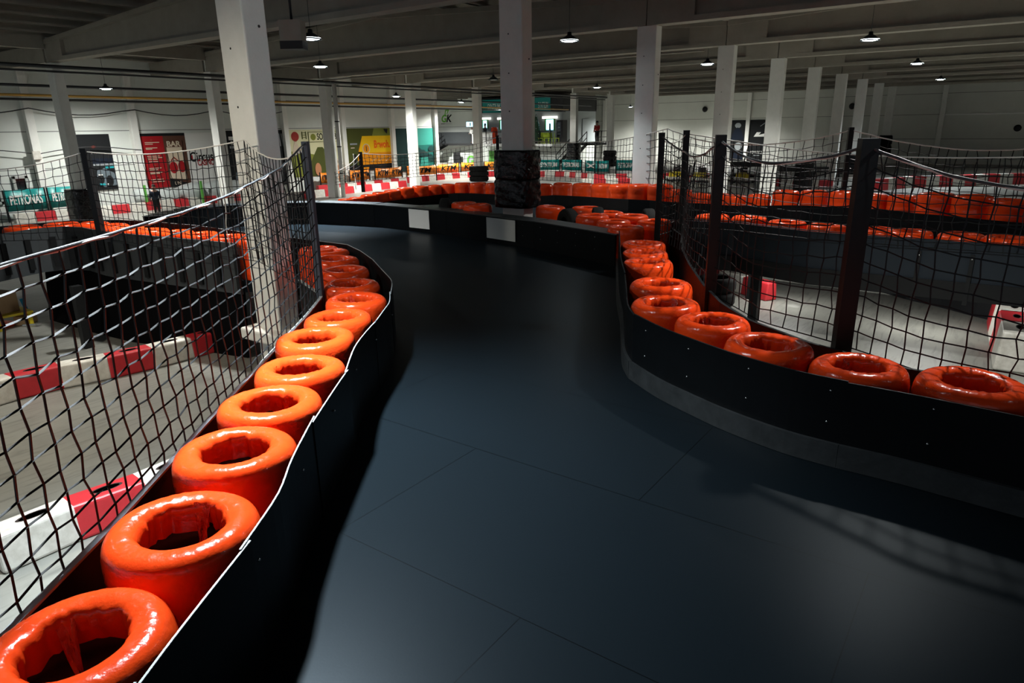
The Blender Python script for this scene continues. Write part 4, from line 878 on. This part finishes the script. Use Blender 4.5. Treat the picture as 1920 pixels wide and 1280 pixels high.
TB = [(1007, 1047, 331, 331, ['SYNTIUM']), (1047, 1084, 331, 332, ['PETRONAS']), (1086, 1109, 333, 335, ['X']), (1113, 1140, 335, 335, ['SYNTIUM']), (1153, 1192, 333, 333, ['PETRONAS'])]
for i, (x0, x1, y0, y1, ws) in enumerate(TB): banner(x0, x1, (y0, y1), .42, 1.12, MT['teal'], 'track_banner', 'teal lettered banner below the stairs, %s from the wrapped pillar' % ORD[i], ws, INK['white'], sg=.02, dy=.5, size=.42)
# driver poster on the end wall
XE = UE - .06
a = gu(1372, 225.5, XE); b = gu(1437, 225, XE); zb_ = gu(1372, 306, XE).z
p = Board('driver_poster', (XE, a.y, zb_), a.y-b.y, a.z-zb_, END, INK['black'], 'black poster of a helmeted driver on the end wall', 'poster')
p.ell(.2,.88,.09,.06,INK['grey'],'helmet_print'); p.poly([(.02,.55),(.08,.75),(.2,.84),(.32,.76),(.4,.55)], INK['navy'],'driver_print'); p.ell(.25,.4,.11,.09,INK['grey'],'driver_print'); p.poly([(.68,.62),(.76,.72),(.88,.72),(.82,.66),(.98,.69),(.98,.62)], INK['white'],'emblem')
p.poly([(.84,.86),(.97,.94),(.98,.92),(.85,.85)], INK['grey']); p.text('POWERED', .79, .26, .34, INK['white'], fit=.32); p.rect(.72,.185,.9,.2,INK['grey']); p.ell(.88,.07,.035,.025,INK['grey']); p.rect(.1,.1,.4,.25,INK['navy'])

# ------------------------------------------------------------------ upstairs bar cabin at the back
ZP = EYE - 1.42
struct(MB().box((UC+3, (33.15+42.7)/2, ZP/2), (5.9, 42.7-33.15, ZP)).build('wall_cabin_base', MT['wall']), 'pale wall below the upstairs bar')
mb = MB(); mb.box((UC+3, (33.1+42.7)/2, (ZP+EYE+1.3)/2), (6, 42.7-33.1, EYE+1.3-ZP)); struct(mb.build('wall_cabin', MT['grey_wall']), 'grey front wall of the upstairs bar')
mb = MB(); mb.box((UC+3, (33.1+42.7)/2, EYE+1.95), (6.1, 42.7-33.0, 1.3)); struct(mb.build('wall_fascia', MT['black']), 'black fascia over the bar')
mb = MB(); mb.box((UC+.6, 45.5, 3.2), (.3, 5.6, 6.4)); struct(mb.build('wall_logo', MT['wall']), 'white wall with the green and black logo')
mb = MB(); mb.box((46, 40.8, 3.1), (.3, 16, 6.2)) if False else None
for i, (x0, x1, y0, y1) in enumerate([(904.5, 943, 191, 210), (1001, 1032, 189, 207)]):
    a = gu(x0, y0, UC-.12); b = gu(x1, y1, UC-.12); p = Board('fascia_sign', (UC-.12, a.y, EYE+1.32), a.y-b.y, 1.15, END, MT['teal'], 'teal SYNTIUM sign on the bar fascia, ' + ('left' if i == 0 else 'right') + ' of the tall pillar', 'sign'); p.text('SYNTIUM', .56, .42, .75, INK['white'], bold=.004, fit=.6)
# logo
a = gu(826, 206, UC+.42); b = gu(845, 229, UC+.42)
p = Board('logo_sign', (UC+.40, a.y, b.z), a.y-b.y, a.z-b.z, END, MT['wall'], 'green and black GK logo on the white wall', 'sign', .01)
p.text('G', .30, .27, .95, INK['lgreen'], shear=.2, bold=.03); p.poly([(.42,.6),(.5,1),(.92,1),(.7,.66),(.62,.66),(.74,.92),(.6,.92),(.52,.6)], INK['lgreen'], 'flag_print'); p.text('K', .8, .27, .95, INK['black'], shear=.25, bold=.03); p.rect(.0,-.14,.4,-.1,INK['black']); p.rect(.42,-.13,1.1,-.11,INK['grey'])
# balcony
mb = MB(); mb.box((UC-.85, 37.3, ZP-.12), (1.7, 8.4, .2)); o = mb.build('balcony_slab', MT['white'], org=(UC-.85, 37.3, ZP-.2)); tag(o, 'white edged balcony slab in front of the upstairs bar', 'balcony')
t = thing('balcony_railing', (UC-1.6, 37.3, ZP), 'thin black railing along the bar balcony', 'railing')
for i in range(8):
    mb = MB(); mb.box((UC-1.62, 33.3+i*1.18, ZP+.35), (.06, .06, 1.5)); mb.build('post', MT['steel_black'], t)
for z in (.5, 1.02): mb = MB(); mb.box((UC-1.62, 37.3, ZP+z), (.05, 8.4, .05)); mb.build('rail', MT['steel_black'], t)
mb = MB(); mb.box((UC-.2, 45.2, ZP+.42), (.12, 4.9, 1.25)); o = mb.build('balustrade', MT['grey_panel'], org=(UC-.2, 45.2, ZP)); tag(o, 'solid dark balustrade under the logo wall', 'balustrade')
mb = MB(); mb.box((UC+.2, 45.4, ZP-.12), (1.2, 5.2, .18)); o = mb.build('landing_slab', MT['black'], org=(UC+.2, 45.4, ZP-.2)); tag(o, 'dark landing under the solid balustrade', 'landing')
def upright(name, x0, y0, x1, y1, X, depth, m, label, cat, parts=None):
    a = gu(x0, y0, X); b = gu(x1, y1, X); t = thing(name, (X, (a.y+b.y)/2, b.z), label, cat); mb = MB(); mb.box((X+depth/2, (a.y+b.y)/2, (a.z+b.z)/2), (depth, abs(a.y-b.y), abs(a.z-b.z))); mb.build('body', m, t); return t, a, b
for x0, y0, x1, y1, lab in ((905.5, 226, 914, 240, 'left of the tall pillar behind the dark shirted person'), (938.5, 226, 944, 242, 'just left of the tall pillar'), (1024, 224, 1038.5, 243, 'right of the tall pillar beside the vending machine')):
    t, a, b = upright('serving_window', x0, y0, x1, y1, UC-.04, .03, MT['screen_blue'], 'bright blue lit window ' + lab, 'window')
    mb = MB(); 
    for yy in (a.y+.05, b.y-.05): mb.box((UC-.06, yy, (a.z+b.z)/2), (.1, .1, abs(a.z-b.z)+.15))
    mb.box((UC-.06, (a.y+b.y)/2, a.z+.05), (.1, abs(a.y-b.y)+.2, .1)); mb.build('frame', MT['green'], t)
    if abs(a.y-b.y) > .4: mb = MB(); mb.box((UC-.055, (a.y+b.y)/2, (a.z+b.z)/2-.2), (.02, .16, .6)); mb.build('figure_print', INK['navy'], t)
for i, (x0, x1, y0, y1) in enumerate([(903, 919, 220.5, 224), (932, 944, 220.5, 224), (1016.5, 1044, 218, 222)]):
    t, a, b = upright('light_box', x0, y0, x1, y1, UC-.2, .12, MT['light_box'], 'long white light box above a bar window, %s from the left' % ORD[i], 'light box')
t, a, b = upright('wall_screen', 874, 228, 890, 238, UC-1.0, .08, MT['black'], 'hanging television with a bright blue picture beside the logo wall', 'television')
mb = MB(); mb.box((UC-1.01, (a.y+b.y)/2, (a.z+b.z)/2), (.02, abs(a.y-b.y)-.06, abs(a.z-b.z)-.06)); mb.build('screen', MT['screen_blue'], t); mb = MB(); mb.box((UC-1.022, (a.y+b.y)/2, (a.z+b.z)/2), (.006, .12, .3)); mb.build('figure_print', INK['navy'], t)
t, a, b = upright('vending_machine', 1043.5, 225, 1055, 268, UC-.85, .75, MT['black'], 'tall black vending machine at the balcony corner', 'vending machine')
mb = MB(); mb.box((UC-.86, (a.y+b.y)/2+.05, (a.z+b.z)/2+.2), (.02, .36, 1.2)); mb.build('glass_front', MT['glass_dark'], t)
for k_ in range(4): mb = MB(); mb.box((UC-.875, (a.y+b.y)/2+.05, (a.z+b.z)/2-.2+.27*k_), (.02, .3, .04)); mb.build('shelf_light', INK['grey'], t)
# door of the cabin side
a = gv(1092, 223, 33.05); b = gv(1105, 266, 33.05); mb = MB(); mb.box(((a.x+b.x)/2, 33.06, (a.z+b.z)/2), (abs(b.x-a.x), .1, abs(a.z-b.z))); o = mb.build('door_1', MT['grey_wall']); struct(o, 'grey door at the top of the stairs')
for i, (x0, y0, x1, y1) in enumerate([(850, 286, 863, 316), (932, 287, 941, 316)]):
    a = gu(x0, y0, UC-.06); b = gu(x1, y1, UC-.06); mb = MB(); mb.box((UC-.03, (a.y+b.y)/2, a.z/2), (.1, abs(a.y-b.y), a.z)); o = mb.build('door_%d' % (i+2), MT['black']); struct(o, 'black doorway under the balcony')
a = gu(917, 283, UC-.08); b = gu(935, 314, UC-.08); mb = MB(); mb.box((UC-.08, (a.y+b.y)/2, (a.z+b.z)/2), (.06, abs(a.y-b.y), abs(a.z-b.z))); o = mb.build('wall_board', MT['green'], org=(UC-.08, (a.y+b.y)/2, b.z)); tag(o, 'green wall panel under the balcony left of the tall pillar', 'panel')
a = gu(875, 292, UC-.08); b = gu(890, 312, UC-.08); p = Board('letter_sign', (UC-.08, a.y, b.z), a.y-b.y, a.z-b.z, END, MT['grey_wall'], 'pale wall sign with a big green letter G under the balcony', 'sign'); p.text('G', .5, .5, 1.3, INK['lgreen'], bold=.03)
# stairs
def stairs(name, top, bot, wd, label, wdir):
    t = thing(name, (bot[0], bot[1], 0), label, 'stairs'); top, bot = Vector(top), Vector(bot); wd_ = Vector(wdir).normalized()*wd; n = 10
    for k_ in (-.5, .5):
        mb = MB(); mb.bar(bot+wd_*k_, top+wd_*k_, .06, .28); mb.build('stringer', MT['steel_black'], t)
        for h in (.5, 1.0): mb = MB(); mb.bar(bot+wd_*k_+W(0,0,h), top+wd_*k_+W(0,0,h), .05, .05); mb.build('handrail', MT['steel_black'], t)
        for f in (0, .33, .66, 1): mb = MB(); q = bot.lerp(top, f)+wd_*k_; mb.box((q.x, q.y, q.z+.5), (.05, .05, 1.0)); mb.build('baluster', MT['steel_black'], t)
    for i in range(n): q = bot.lerp(top, (i+.5)/n); mb = MB(); mb.box(q, (.3, .95, .04)); mb.build('tread', MT['steel_black'], t)
    return t
a = gu(1106, 266, UC-.3); stairs('staircase', (UC-.9, 30.6, ZP-.03), (UC-4.2, 30.6, .1), 1.0, 'black steel staircase at the right end of the bar', (0, 1, 0))
mb = MB(); mb.box((UC+.75, 30.6, ZP-.08), (3.2, 2.6, .16)); 
for x, y in ((UC+2.2, 29.4), (UC-.7, 29.4)): mb.box((x, y, (ZP-.1)/2), (.1, .1, ZP-.1))
o = mb.build('stair_landing', MT['steel_black'], org=(UC+.75, 30.6, 0)); tag(o, 'black steel landing where a person in red stands', 'landing')
t = thing('landing_railing', (UC+2.3, 29.4, ZP), 'black railing round the stair landing', 'railing')
for x in (UC-.7, UC+.3, UC+1.3, UC+2.3): mb = MB(); mb.box((x, 29.36, ZP+.5), (.05, .05, 1.0)); mb.build('post', MT['steel_black'], t)
for z in (.5, 1.0): mb = MB(); mb.box((UC+.8, 29.36, ZP+z), (3.1, .05, .05)); mb.build('rail', MT['steel_black'], t)
stairs('staircase', (UC-.6, 46.3, ZP-.05), (UC-1.6, 49.6, .1), 1.0, 'dark staircase left of the black doorway under the logo wall', (1, 0, 0))
# small things on the balcony
for i, (x, y) in enumerate([(1013, 262), (1021, 262.5), (1032, 262.5), (1041, 262.5)]):
    q = gu(x, y, UC-1.25); t = thing('chair', (UC-1.0, q.y, ZP-.02), 'lime yellow chair on the balcony, %s from the tall pillar' % ORD[i], 'chair', 'yellow balcony chairs', rz=i*.7)
    for sx in (-1, 1):
        for sy in (-1, 1): mb = MB(); mb.box((UC-1.0+sx*.19, q.y+sy*.19, ZP+.2), (.035, .035, .44)); mb.build('leg', MT['lime'], t)
    mb = MB(); mb.box((UC-1.0, q.y, ZP+.44), (.44, .44, .04)); mb.build('seat', MT['lime'], t); mb = MB(); mb.box((UC-.8, q.y, ZP+.7), (.04, .44, .42)); mb.build('backrest', MT['lime'], t)
q = gu(1005.5, 262, UC-.9); t = thing('christmas_tree', (UC-.9, q.y, ZP-.02), 'dark Christmas tree with silver baubles beside the tall pillar', 'tree')
mb = MB(); mb.lathe([(.0,2.5),(.12,2.2),(.2,1.95),(.16,1.9),(.34,1.4),(.28,1.35),(.46,.8),(.4,.75),(.58,.25),(0,.2)], 18, (UC-.9, q.y, ZP)); mb.build('branches', MT['tree_green'], t); mb = MB(); mb.tube([(UC-.9, q.y, ZP), (UC-.9, q.y, ZP+.3)], .05, 8); mb.build('trunk', MT['hair'], t)
for k_ in range(26):
    f = k_/26; r_ = .58*(1-f)*.95+.03; th = k_*2.4; mb = MB(); c_ = (UC-.9+r_*math.cos(th), q.y+r_*math.sin(th), ZP+.3+2.1*f); mb.lathe([(.001,-.05),(.04,-.03),(.05,0),(.04,.03),(.001,.05)], 8, c_); mb.build('bauble', MT['bauble'], t)
for k_ in range(4):
    q = gu(926, 262, UC-1.2); tyre(UC-1.1, q.y, ZP+.28*(k_+1), 'small red tyre in the pile on the balcony, %s from the floor' % ORD[k_], 'red tyres on the balcony', full=False, H=.28)
for k_ in range(4):
    q = gu(919, 262, UC-1.2); mb = MB(); mb.box((UC-1.15, q.y, ZP+.17+.27*k_), (.4, .42, .2)); o = mb.build('white_crate', MT['white'], org=(UC-1.15, q.y, ZP+.06+.27*k_)); tag(o, 'white crate in the pile beside the red tyres, %s from the floor' % ORD[k_], 'crate', 'white crates on the balcony')
q = gu(910, 247, UC-1.3); mb = MB(); mb.box((UC-1.3, 41.0, ZP+1.02), (.6, 2.6, .06)); mb.box((UC-1.25, 41.0, ZP+.5), (.4, 2.4, 1.0)); o = mb.build('bar_counter', MT['white'], org=(UC-1.3, 41, ZP)); tag(o, 'white topped bar counter left of the tall pillar', 'counter')

# ------------------------------------------------------------------ people
def person(loc, h, face, shirt, trousers, hair, label, cap=None, arms=(.12, .12), lean=0):
    t = thing('person', loc, label, 'person', rz=face); k = h/1.75
    V = {'pel':(0,0,.93,.14),'wai':(0,0,1.08,.125),'che':(.02,0,1.3,.15),'nek':(.0,0,1.47,.06),'hd0':(.015,0,1.56,.085),'hd1':(.02,0,1.66,.098),'hd2':(.0,0,1.72,.07)}
    E_ = [('pel','wai'),('wai','che'),('che','nek'),('nek','hd0'),('hd0','hd1'),('hd1','hd2')]
    for s_, n in ((1,'l'),(-1,'r')):
        ar = arms[0 if s_ == 1 else 1]
        V.update({'hip'+n:(0,.09*s_,.88,.1),'kne'+n:(.02,.1*s_,.49,.065),'ank'+n:(-.02,.1*s_,.09,.045),'toe'+n:(.13,.12*s_,.04,.035),'sho'+n:(.0,.19*s_,1.39,.065),'elb'+n:(-.02+ar*.4,.25*s_,1.12,.045),'wri'+n:(.06+ar,.24*s_,.88+ar*.8,.034),'han'+n:(.1+ar*1.2,.235*s_,.79+ar*1.2,.032)})
        E_ += [('pel','hip'+n),('hip'+n,'kne'+n),('kne'+n,'ank'+n),('ank'+n,'toe'+n),('che','sho'+n),('sho'+n,'elb'+n),('elb'+n,'wri'+n),('wri'+n,'han'+n)]
    def skin(name, keys, edges, m, grow, root):
        idx = {q: i for i, q in enumerate(keys)}; me = bpy.data.meshes.new(name); me.from_pydata([(V[q][0]*k + lean*V[q][2], V[q][1]*k, V[q][2]*k) for q in keys], [(idx[a_], idx[b_]) for a_, b_ in edges], [])
        o = bpy.data.objects.new(name, me); C.objects.link(o); o.parent = t; mod = o.modifiers.new('skin', 'SKIN'); mod.use_smooth_shade = True
        for q in keys: r_ = (V[q][3]+grow)*k; me.skin_vertices[0].data[idx[q]].radius = (r_*(.8 if q in ('che','pel','wai') else 1), r_*(1.15 if q in ('che','pel','wai') else 1)); me.skin_vertices[0].data[idx[q]].use_root = (q == root)
        sb = o.modifiers.new('sub', 'SUBSURF'); sb.levels = 1; sb.render_levels = 2; me.materials.append(m); return o
    skin('body', list(V), E_, MT['skin'], 0, 'pel')
    sk = ['wai','che','shol','shor','elbl','elbr','pel']; skin('shirt', sk + ['wril','wrir'], [('pel','wai'),('wai','che'),('che','shol'),('che','shor'),('shol','elbl'),('shor','elbr'),('elbl','wril'),('elbr','wrir')], shirt, .018, 'wai')
    tk = ['pel','hipl','hipr','knel','kner','ankl','ankr']; skin('trousers', tk, [('pel','hipl'),('pel','hipr'),('hipl','knel'),('hipr','kner'),('knel','ankl'),('kner','ankr')], trousers, .016, 'pel')
    mb = MB(); mb.lathe([(.0,.12),(.06,.108),(.1,.06),(.112,0),(.105,-.05),(.09,-.06)], 18); me = mb.mesh('hair'); me.materials.append(cap or hair); me.transform(Matrix.Translation(Vector((-.012+lean*1.66, 0, 1.69))) @ Matrix.Diagonal((1, .9, 1, 1))); me.transform(Matrix.Scale(k, 4)); o = bpy.data.objects.new('cap' if cap else 'hair', me); C.objects.link(o); o.parent = t
    if cap: mb = MB(); mb.box((.13+lean*1.66, 0, 1.68), (.13, .16, .02)); me = mb.mesh('cap_peak'); me.materials.append(cap); me.transform(Matrix.Scale(k, 4)); o = bpy.data.objects.new('cap_peak', me); C.objects.link(o); o.parent = t
    for s_ in (1, -1): mb = MB(); mb.box((.01*0+.03+lean*.03, .11*s_, .03), (.25, .09, .07)); me = mb.mesh('shoe'); me.materials.append(MT['black']); me.transform(Matrix.Scale(k, 4)); o = bpy.data.objects.new('shoe', me); C.objects.link(o); o.parent = t
    # face
    for nm, c_, sz, m in (('eye', (.105,.035,1.645), .012, MT['black']), ('eye', (.105,-.035,1.645), .012, MT['black']), ('nose', (.118,0,1.615), .016, MT['skin']), ('mouth', (.104,0,1.575), .014, MT['cloth_red']), ('ear', (.01,.1,1.62), .02, MT['skin']), ('ear', (.01,-.1,1.62), .02, MT['skin'])):
        mb = MB(); mb.lathe([(.001,-1),(.7,-.7),(1,0),(.7,.7),(.001,1)], 8); me = mb.mesh(nm); me.materials.append(m); me.transform(Matrix.Translation(Vector((c_[0]+lean*1.6, c_[1], c_[2]))) @ Matrix.Scale(sz, 4)); me.transform(Matrix.Scale(k, 4)); o = bpy.data.objects.new(nm, me); C.objects.link(o); o.parent = t
    return t
q = gp(297, 405, 0); person((q.x, q.y, 0), 1.26, -2.0, MT['cloth_navy'], MT['cloth_black'], MT['hair'], 'person in a navy top and black trousers standing on the floor below the casino poster')
q = gu(1127, 268, UC+.6); person((UC+.6, 29.95, ZP), 1.78, PI, MT['cloth_red'], MT['cloth_black'], MT['hair'], 'person in a red top and dark cap standing on the stair landing', cap=MT['cloth_black'], arms=(.3, .05))
q = gu(957, 250, UC-.7); person((UC-.75, gu(910, 240, UC-.75).y, ZP), 1.78, 2.6, MT['cloth_black'], MT['cloth_black'], MT['hair'], 'person in a black top behind the white bar counter') if False else None
person((UC-.45, gu(909.5, 240, UC-.45).y, ZP), 1.74, PI-.4, MT['cloth_black'], MT['cloth_black'], MT['hair'], 'person in a black top at the white bar counter')
person((UC-.5, gu(885, 240, UC-.5).y, ZP), 1.6, PI, MT['cloth_white'], MT['cloth_black'], MT['hair'], 'person in a white top left of the slim column at the bar')

# ------------------------------------------------------------------ parked karts behind the far ramp
def kart(px, py, rz, label, body):
    q = gp(px, py, 0); t = thing('go_kart', (q.x, q.y, 0), label, 'go-kart', rz=rz)
    def part(nm, m, *boxes):
        mb = MB()
        for c_, s_ in boxes: mb.box(c_, s_)
        me = mb.mesh(nm); me.materials.append(m); o = bpy.data.objects.new(nm, me); C.objects.link(o); o.parent = t; bv = o.modifiers.new('b', 'BEVEL'); bv.width = .03; bv.segments = 2; return o
    part('floor_tray', MT['steel_black'], ((0,0,.1),(1.5,.6,.04))); part('bumper', MT['white_kerb'], ((0,0,.2),(2.0,1.35,.16))); part('nose', body, ((.72,0,.34),(.5,.7,.2))); part('side_pod', body, ((0,.48,.34),(.8,.3,.22))); part('side_pod', body, ((0,-.48,.34),(.8,.3,.22)))
    part('seat', MT['black'], ((-.2,0,.35),(.4,.4,.12)), ((-.42,0,.6),(.1,.42,.5))); part('engine_cover', MT['yellow'], ((-.75,.1,.42),(.4,.7,.3)))
    mb = MB(); mb.lathe([(.14,-.015),(.155,0),(.14,.015),(.125,0),(.14,-.015)], 20); me = mb.mesh('steering_wheel'); me.materials.append(MT['black']); o = bpy.data.objects.new('steering_wheel', me); C.objects.link(o); o.parent = t; o.location = (.25, 0, .56); o.rotation_euler = (0, -.9, 0)
    for sx in (-.62, .62):
        for sy in (-.55, .55): mb = MB(); mb.lathe([(.07,-.09),(.13,-.09),(.135,0),(.13,.09),(.07,.09)], 18); me = mb.mesh('wheel'); me.materials.append(MT['rubber']); o = bpy.data.objects.new('wheel', me); C.objects.link(o); o.parent = t; o.location = (sx, sy, .135); o.rotation_euler = (PI/2, 0, 0)
    return t
kart(1268, 338, .4, 'red and white go-kart parked behind the first thin net post', MT['red_kerb']); kart(1318, 340, .2, 'red, yellow and white go-kart parked between two net posts', MT['red_kerb']); kart(1390, 341, .5, 'dark and red go-kart parked below the driver poster', MT['steel_black'])
for i, (x0, x1, y, z1) in enumerate([(1367, 1431, 345, 1.2), (1457, 1497, 350, 1.05), (1521, 1548, 350, 1.0), (1568, 1588, 352, .95)]):
    a = gp(x0, y, 0); b = gp(x1, y, 0); t = thing('equipment_table', ((a.x+b.x)/2, (a.y+b.y)/2, 0), 'long black table behind the far ramp, %s from the left' % ORD[i], 'table'); mb = MB(); mb.bar((a.x, a.y, z1-.1), (b.x, b.y, z1-.1), .5, .28); mb.build('table_top', MT['black'], t)
    for q in (a.lerp(b, .1), a.lerp(b, .9)): mb = MB(); mb.box((q.x, q.y, (z1-.2)/2), (.06, .06, z1-.2)); mb.build('leg', MT['steel_black'], t)

# ------------------------------------------------------------------ clutter, pipes, fittings
a = gp(238, 391, 0); b = gp(425, 366, 0); a.y = min(a.y, VW-1.3); b.y = min(b.y, VW-1.3); t = thing('tarpaulin_roll', (a.x, a.y, 0), 'long grey bundled tarpaulin behind the kerbs under the casino poster', 'tarpaulin')
P = [a.lerp(b, f/16) for f in range(17)]; mb = MB(); mb.tube([p + W(.1*math.sin(i*1.9), .1*math.cos(i*2.3)+.5, .5+.07*math.sin(i*1.3)) for i, p in enumerate(P)], [.36+.08*math.sin(i*2.1) + (.12 if i > 6 else 0) for i in range(17)], 16); mb.build('cover', MT['tarp'], t)
for f in (.02, .45): q = a.lerp(b, f); mb = MB(); mb.box((q.x, q.y-.15, .55), (.1, .06, 1.1)); mb.build('stake', MT['green'], t)
q = gp(22, 612, 0); mb = MB(); mb.box((q.x-.12, q.y+.1, .45), (.5, .42, .36), .3); o = mb.build('cardboard_box', MT['cardboard'], org=(q.x, q.y, .25), bevel=.01); tag(o, 'open cardboard box on the yellow frame at the left picture edge', 'box')
t = thing('crate_frame', (q.x, q.y, 0), 'yellow metal frame under the cardboard box', 'frame')
for sx, sy in ((-.25,-.2),(.25,-.2),(-.25,.25),(.25,.25)): mb = MB(); mb.box((q.x+sx, q.y+sy, .13), (.06, .06, .26)); mb.build('leg', MT['yellow'], t)
mb = MB(); mb.box((q.x, q.y+.02, .25), (.6, .55, .04)); mb.build('shelf', MT['yellow'], t)
q = gp(2, 612, 0); mb = MB(); mb.lathe([(0,.06),(.2,.06),(.22,.05),(.22,.0),(0,0)], 24, (q.x, q.y, 0)); o = mb.build('bucket_lid', MT['orange_lid'], org=(q.x, q.y, 0)); tag(o, 'orange red round lid on the floor at the left edge', 'lid')
q = gp(50, 606, 0); mb = MB(); mb.box((q.x, q.y, .08), (.3, .22, .16), .5); o = mb.build('tool_box', MT['cardboard'], org=(q.x, q.y, 0), bevel=.01); tag(o, 'small brown box with odds and ends beside the yellow frame', 'box')
q = gp(56, 600, 0); mb = MB(); mb.bar((q.x, q.y, .16), (q.x-.05, q.y+.03, .42), .05, .05); o = mb.build('spray_bottle', MT['cyan'], org=(q.x, q.y, .16)); tag(o, 'blue bottle sticking out of the small brown box', 'bottle')
q = gp(57, 612, 0); mb = MB(); mb.bar((q.x-.08, q.y+.1, .03), (q.x+.1, q.y-.1, .04), .03, .03); mb.bar((q.x+.06, q.y-.1, .04), (q.x+.14, q.y-.1, .04), .05, .05); o = mb.build('wrench', MT['zinc'], org=(q.x, q.y, .02)); tag(o, 'silver wrench lying on the floor by the brown box', 'tool')
# projector
q = gp(551, 82, EYE+1.78); t = thing('ceiling_projector', (q.x, q.y, EYE+1.7), 'boxy ceiling unit hanging left of the bright lamp', 'projector')
mb = MB(); mb.box((q.x, q.y, EYE+2.02), (.38, .46, .42), .62); mb.build('housing', MT['beam'], t); mb = MB(); mb.box((q.x, q.y, EYE+1.74), (.4, .48, .16), .62); mb.build('lower_body', MT['black'], t); mb = MB(); mb.tube([(q.x, q.y, EYE+2.2), (q.x, q.y, zroof(q.y)+.2)], .03, 8); mb.build('hanger', MT['dark_metal'], t)
def pipe(pts, r, m, label, name='pipe'): mb = MB(); mb.tube(pts, r, 8); o = mb.build(name, m, org=pts[0]); return tag(o, label, name.replace('_', ' '))
pipe([(2, V1-.5, EYE+2.27), (52, V1-.5, EYE+2.15)], .06, MT['pipe_black'], 'black pipe running along the slim columns just under the beams')
pipe([(2, V1-.32, EYE+2.12), (52, V1-.32, EYE+2.0)], .035, MT['pipe_black'], 'thin black pipe just under the thicker one along the slim columns')
pipe([(2, VW-.8, EYE+1.52), (53, VW-.8, EYE+1.36)], .05, MT['pipe_yellow'], 'yellow gas pipe high along the poster wall')
pipe([(2, VW-.5, EYE+1.38), (53, VW-.5, EYE+1.2)], .045, MT['pipe_black'], 'black pipe under the yellow gas pipe on the poster wall')
pipe([(2, V1+1.5, EYE+1.75), (53, V1+1.5, EYE+1.6)], .05, MT['pipe_black'], 'black pipe hanging between the slim columns and the poster wall')
pipe([(U0+3*S-.5, y_, HB-.14) for y_ in (V0+.6, V1-.5)], .03, MT['beam'], 'thin sprinkler pipe under the beam of the third big column')
pipe([(9.8, VW-.06, 0.2), (9.8, VW-.06, 4.6)], .04, MT['pipe_black'], 'black cable down the poster wall above the racing poster', 'cable')
P = [(x_, VW-.3, EYE+1.02-.26*abs(math.sin((x_-12.2)*PI/4.08))) for x_ in [8+.6*i for i in range(28)]]
pipe(P, .022, MT['pipe_black'], 'black cable sagging in swags along the poster wall', 'cable')
P = [(x_, VW-.28, EYE-.75+.22*abs(math.sin((x_-12.2)*PI/4.08))) for x_ in [2+.6*i for i in range(25)]]
pipe(P, .018, MT['pipe_black'], 'lower black cable along the poster wall at the far left', 'cable')
q = gv(68, 291, VW-.3); mb = MB(); mb.box((q.x, VW-.32, q.z), (.3, .12, .34)); o = mb.build('alarm_box', MT['white_kerb'], org=(q.x, VW-.32, q.z-.2), bevel=.015); tag(o, 'small cream alarm box on the pilaster at far left', 'box')
for nm, px, py, lab in (('wall_speaker', 1322, 205, 'round dark fitting on the end wall left of the driver poster'), ('wall_speaker', 1598, 199, 'round dark fitting on the end wall between far columns'), ('wall_dial', 1908, 240, 'round dial on the end wall at the right edge')):
    q = gu(px, py, UE-.05); mb = MB(); mb.lathe([(.001,0),(.22,0),(.25,.05),(.2,.1),(.001,.08)], 18); me = mb.mesh(nm); me.materials.append(MT['steel_black']); o = bpy.data.objects.new(nm, me); C.objects.link(o); o.location = q; o.rotation_euler = (0, -PI/2, 0); tag(o, lab, 'wall fitting')
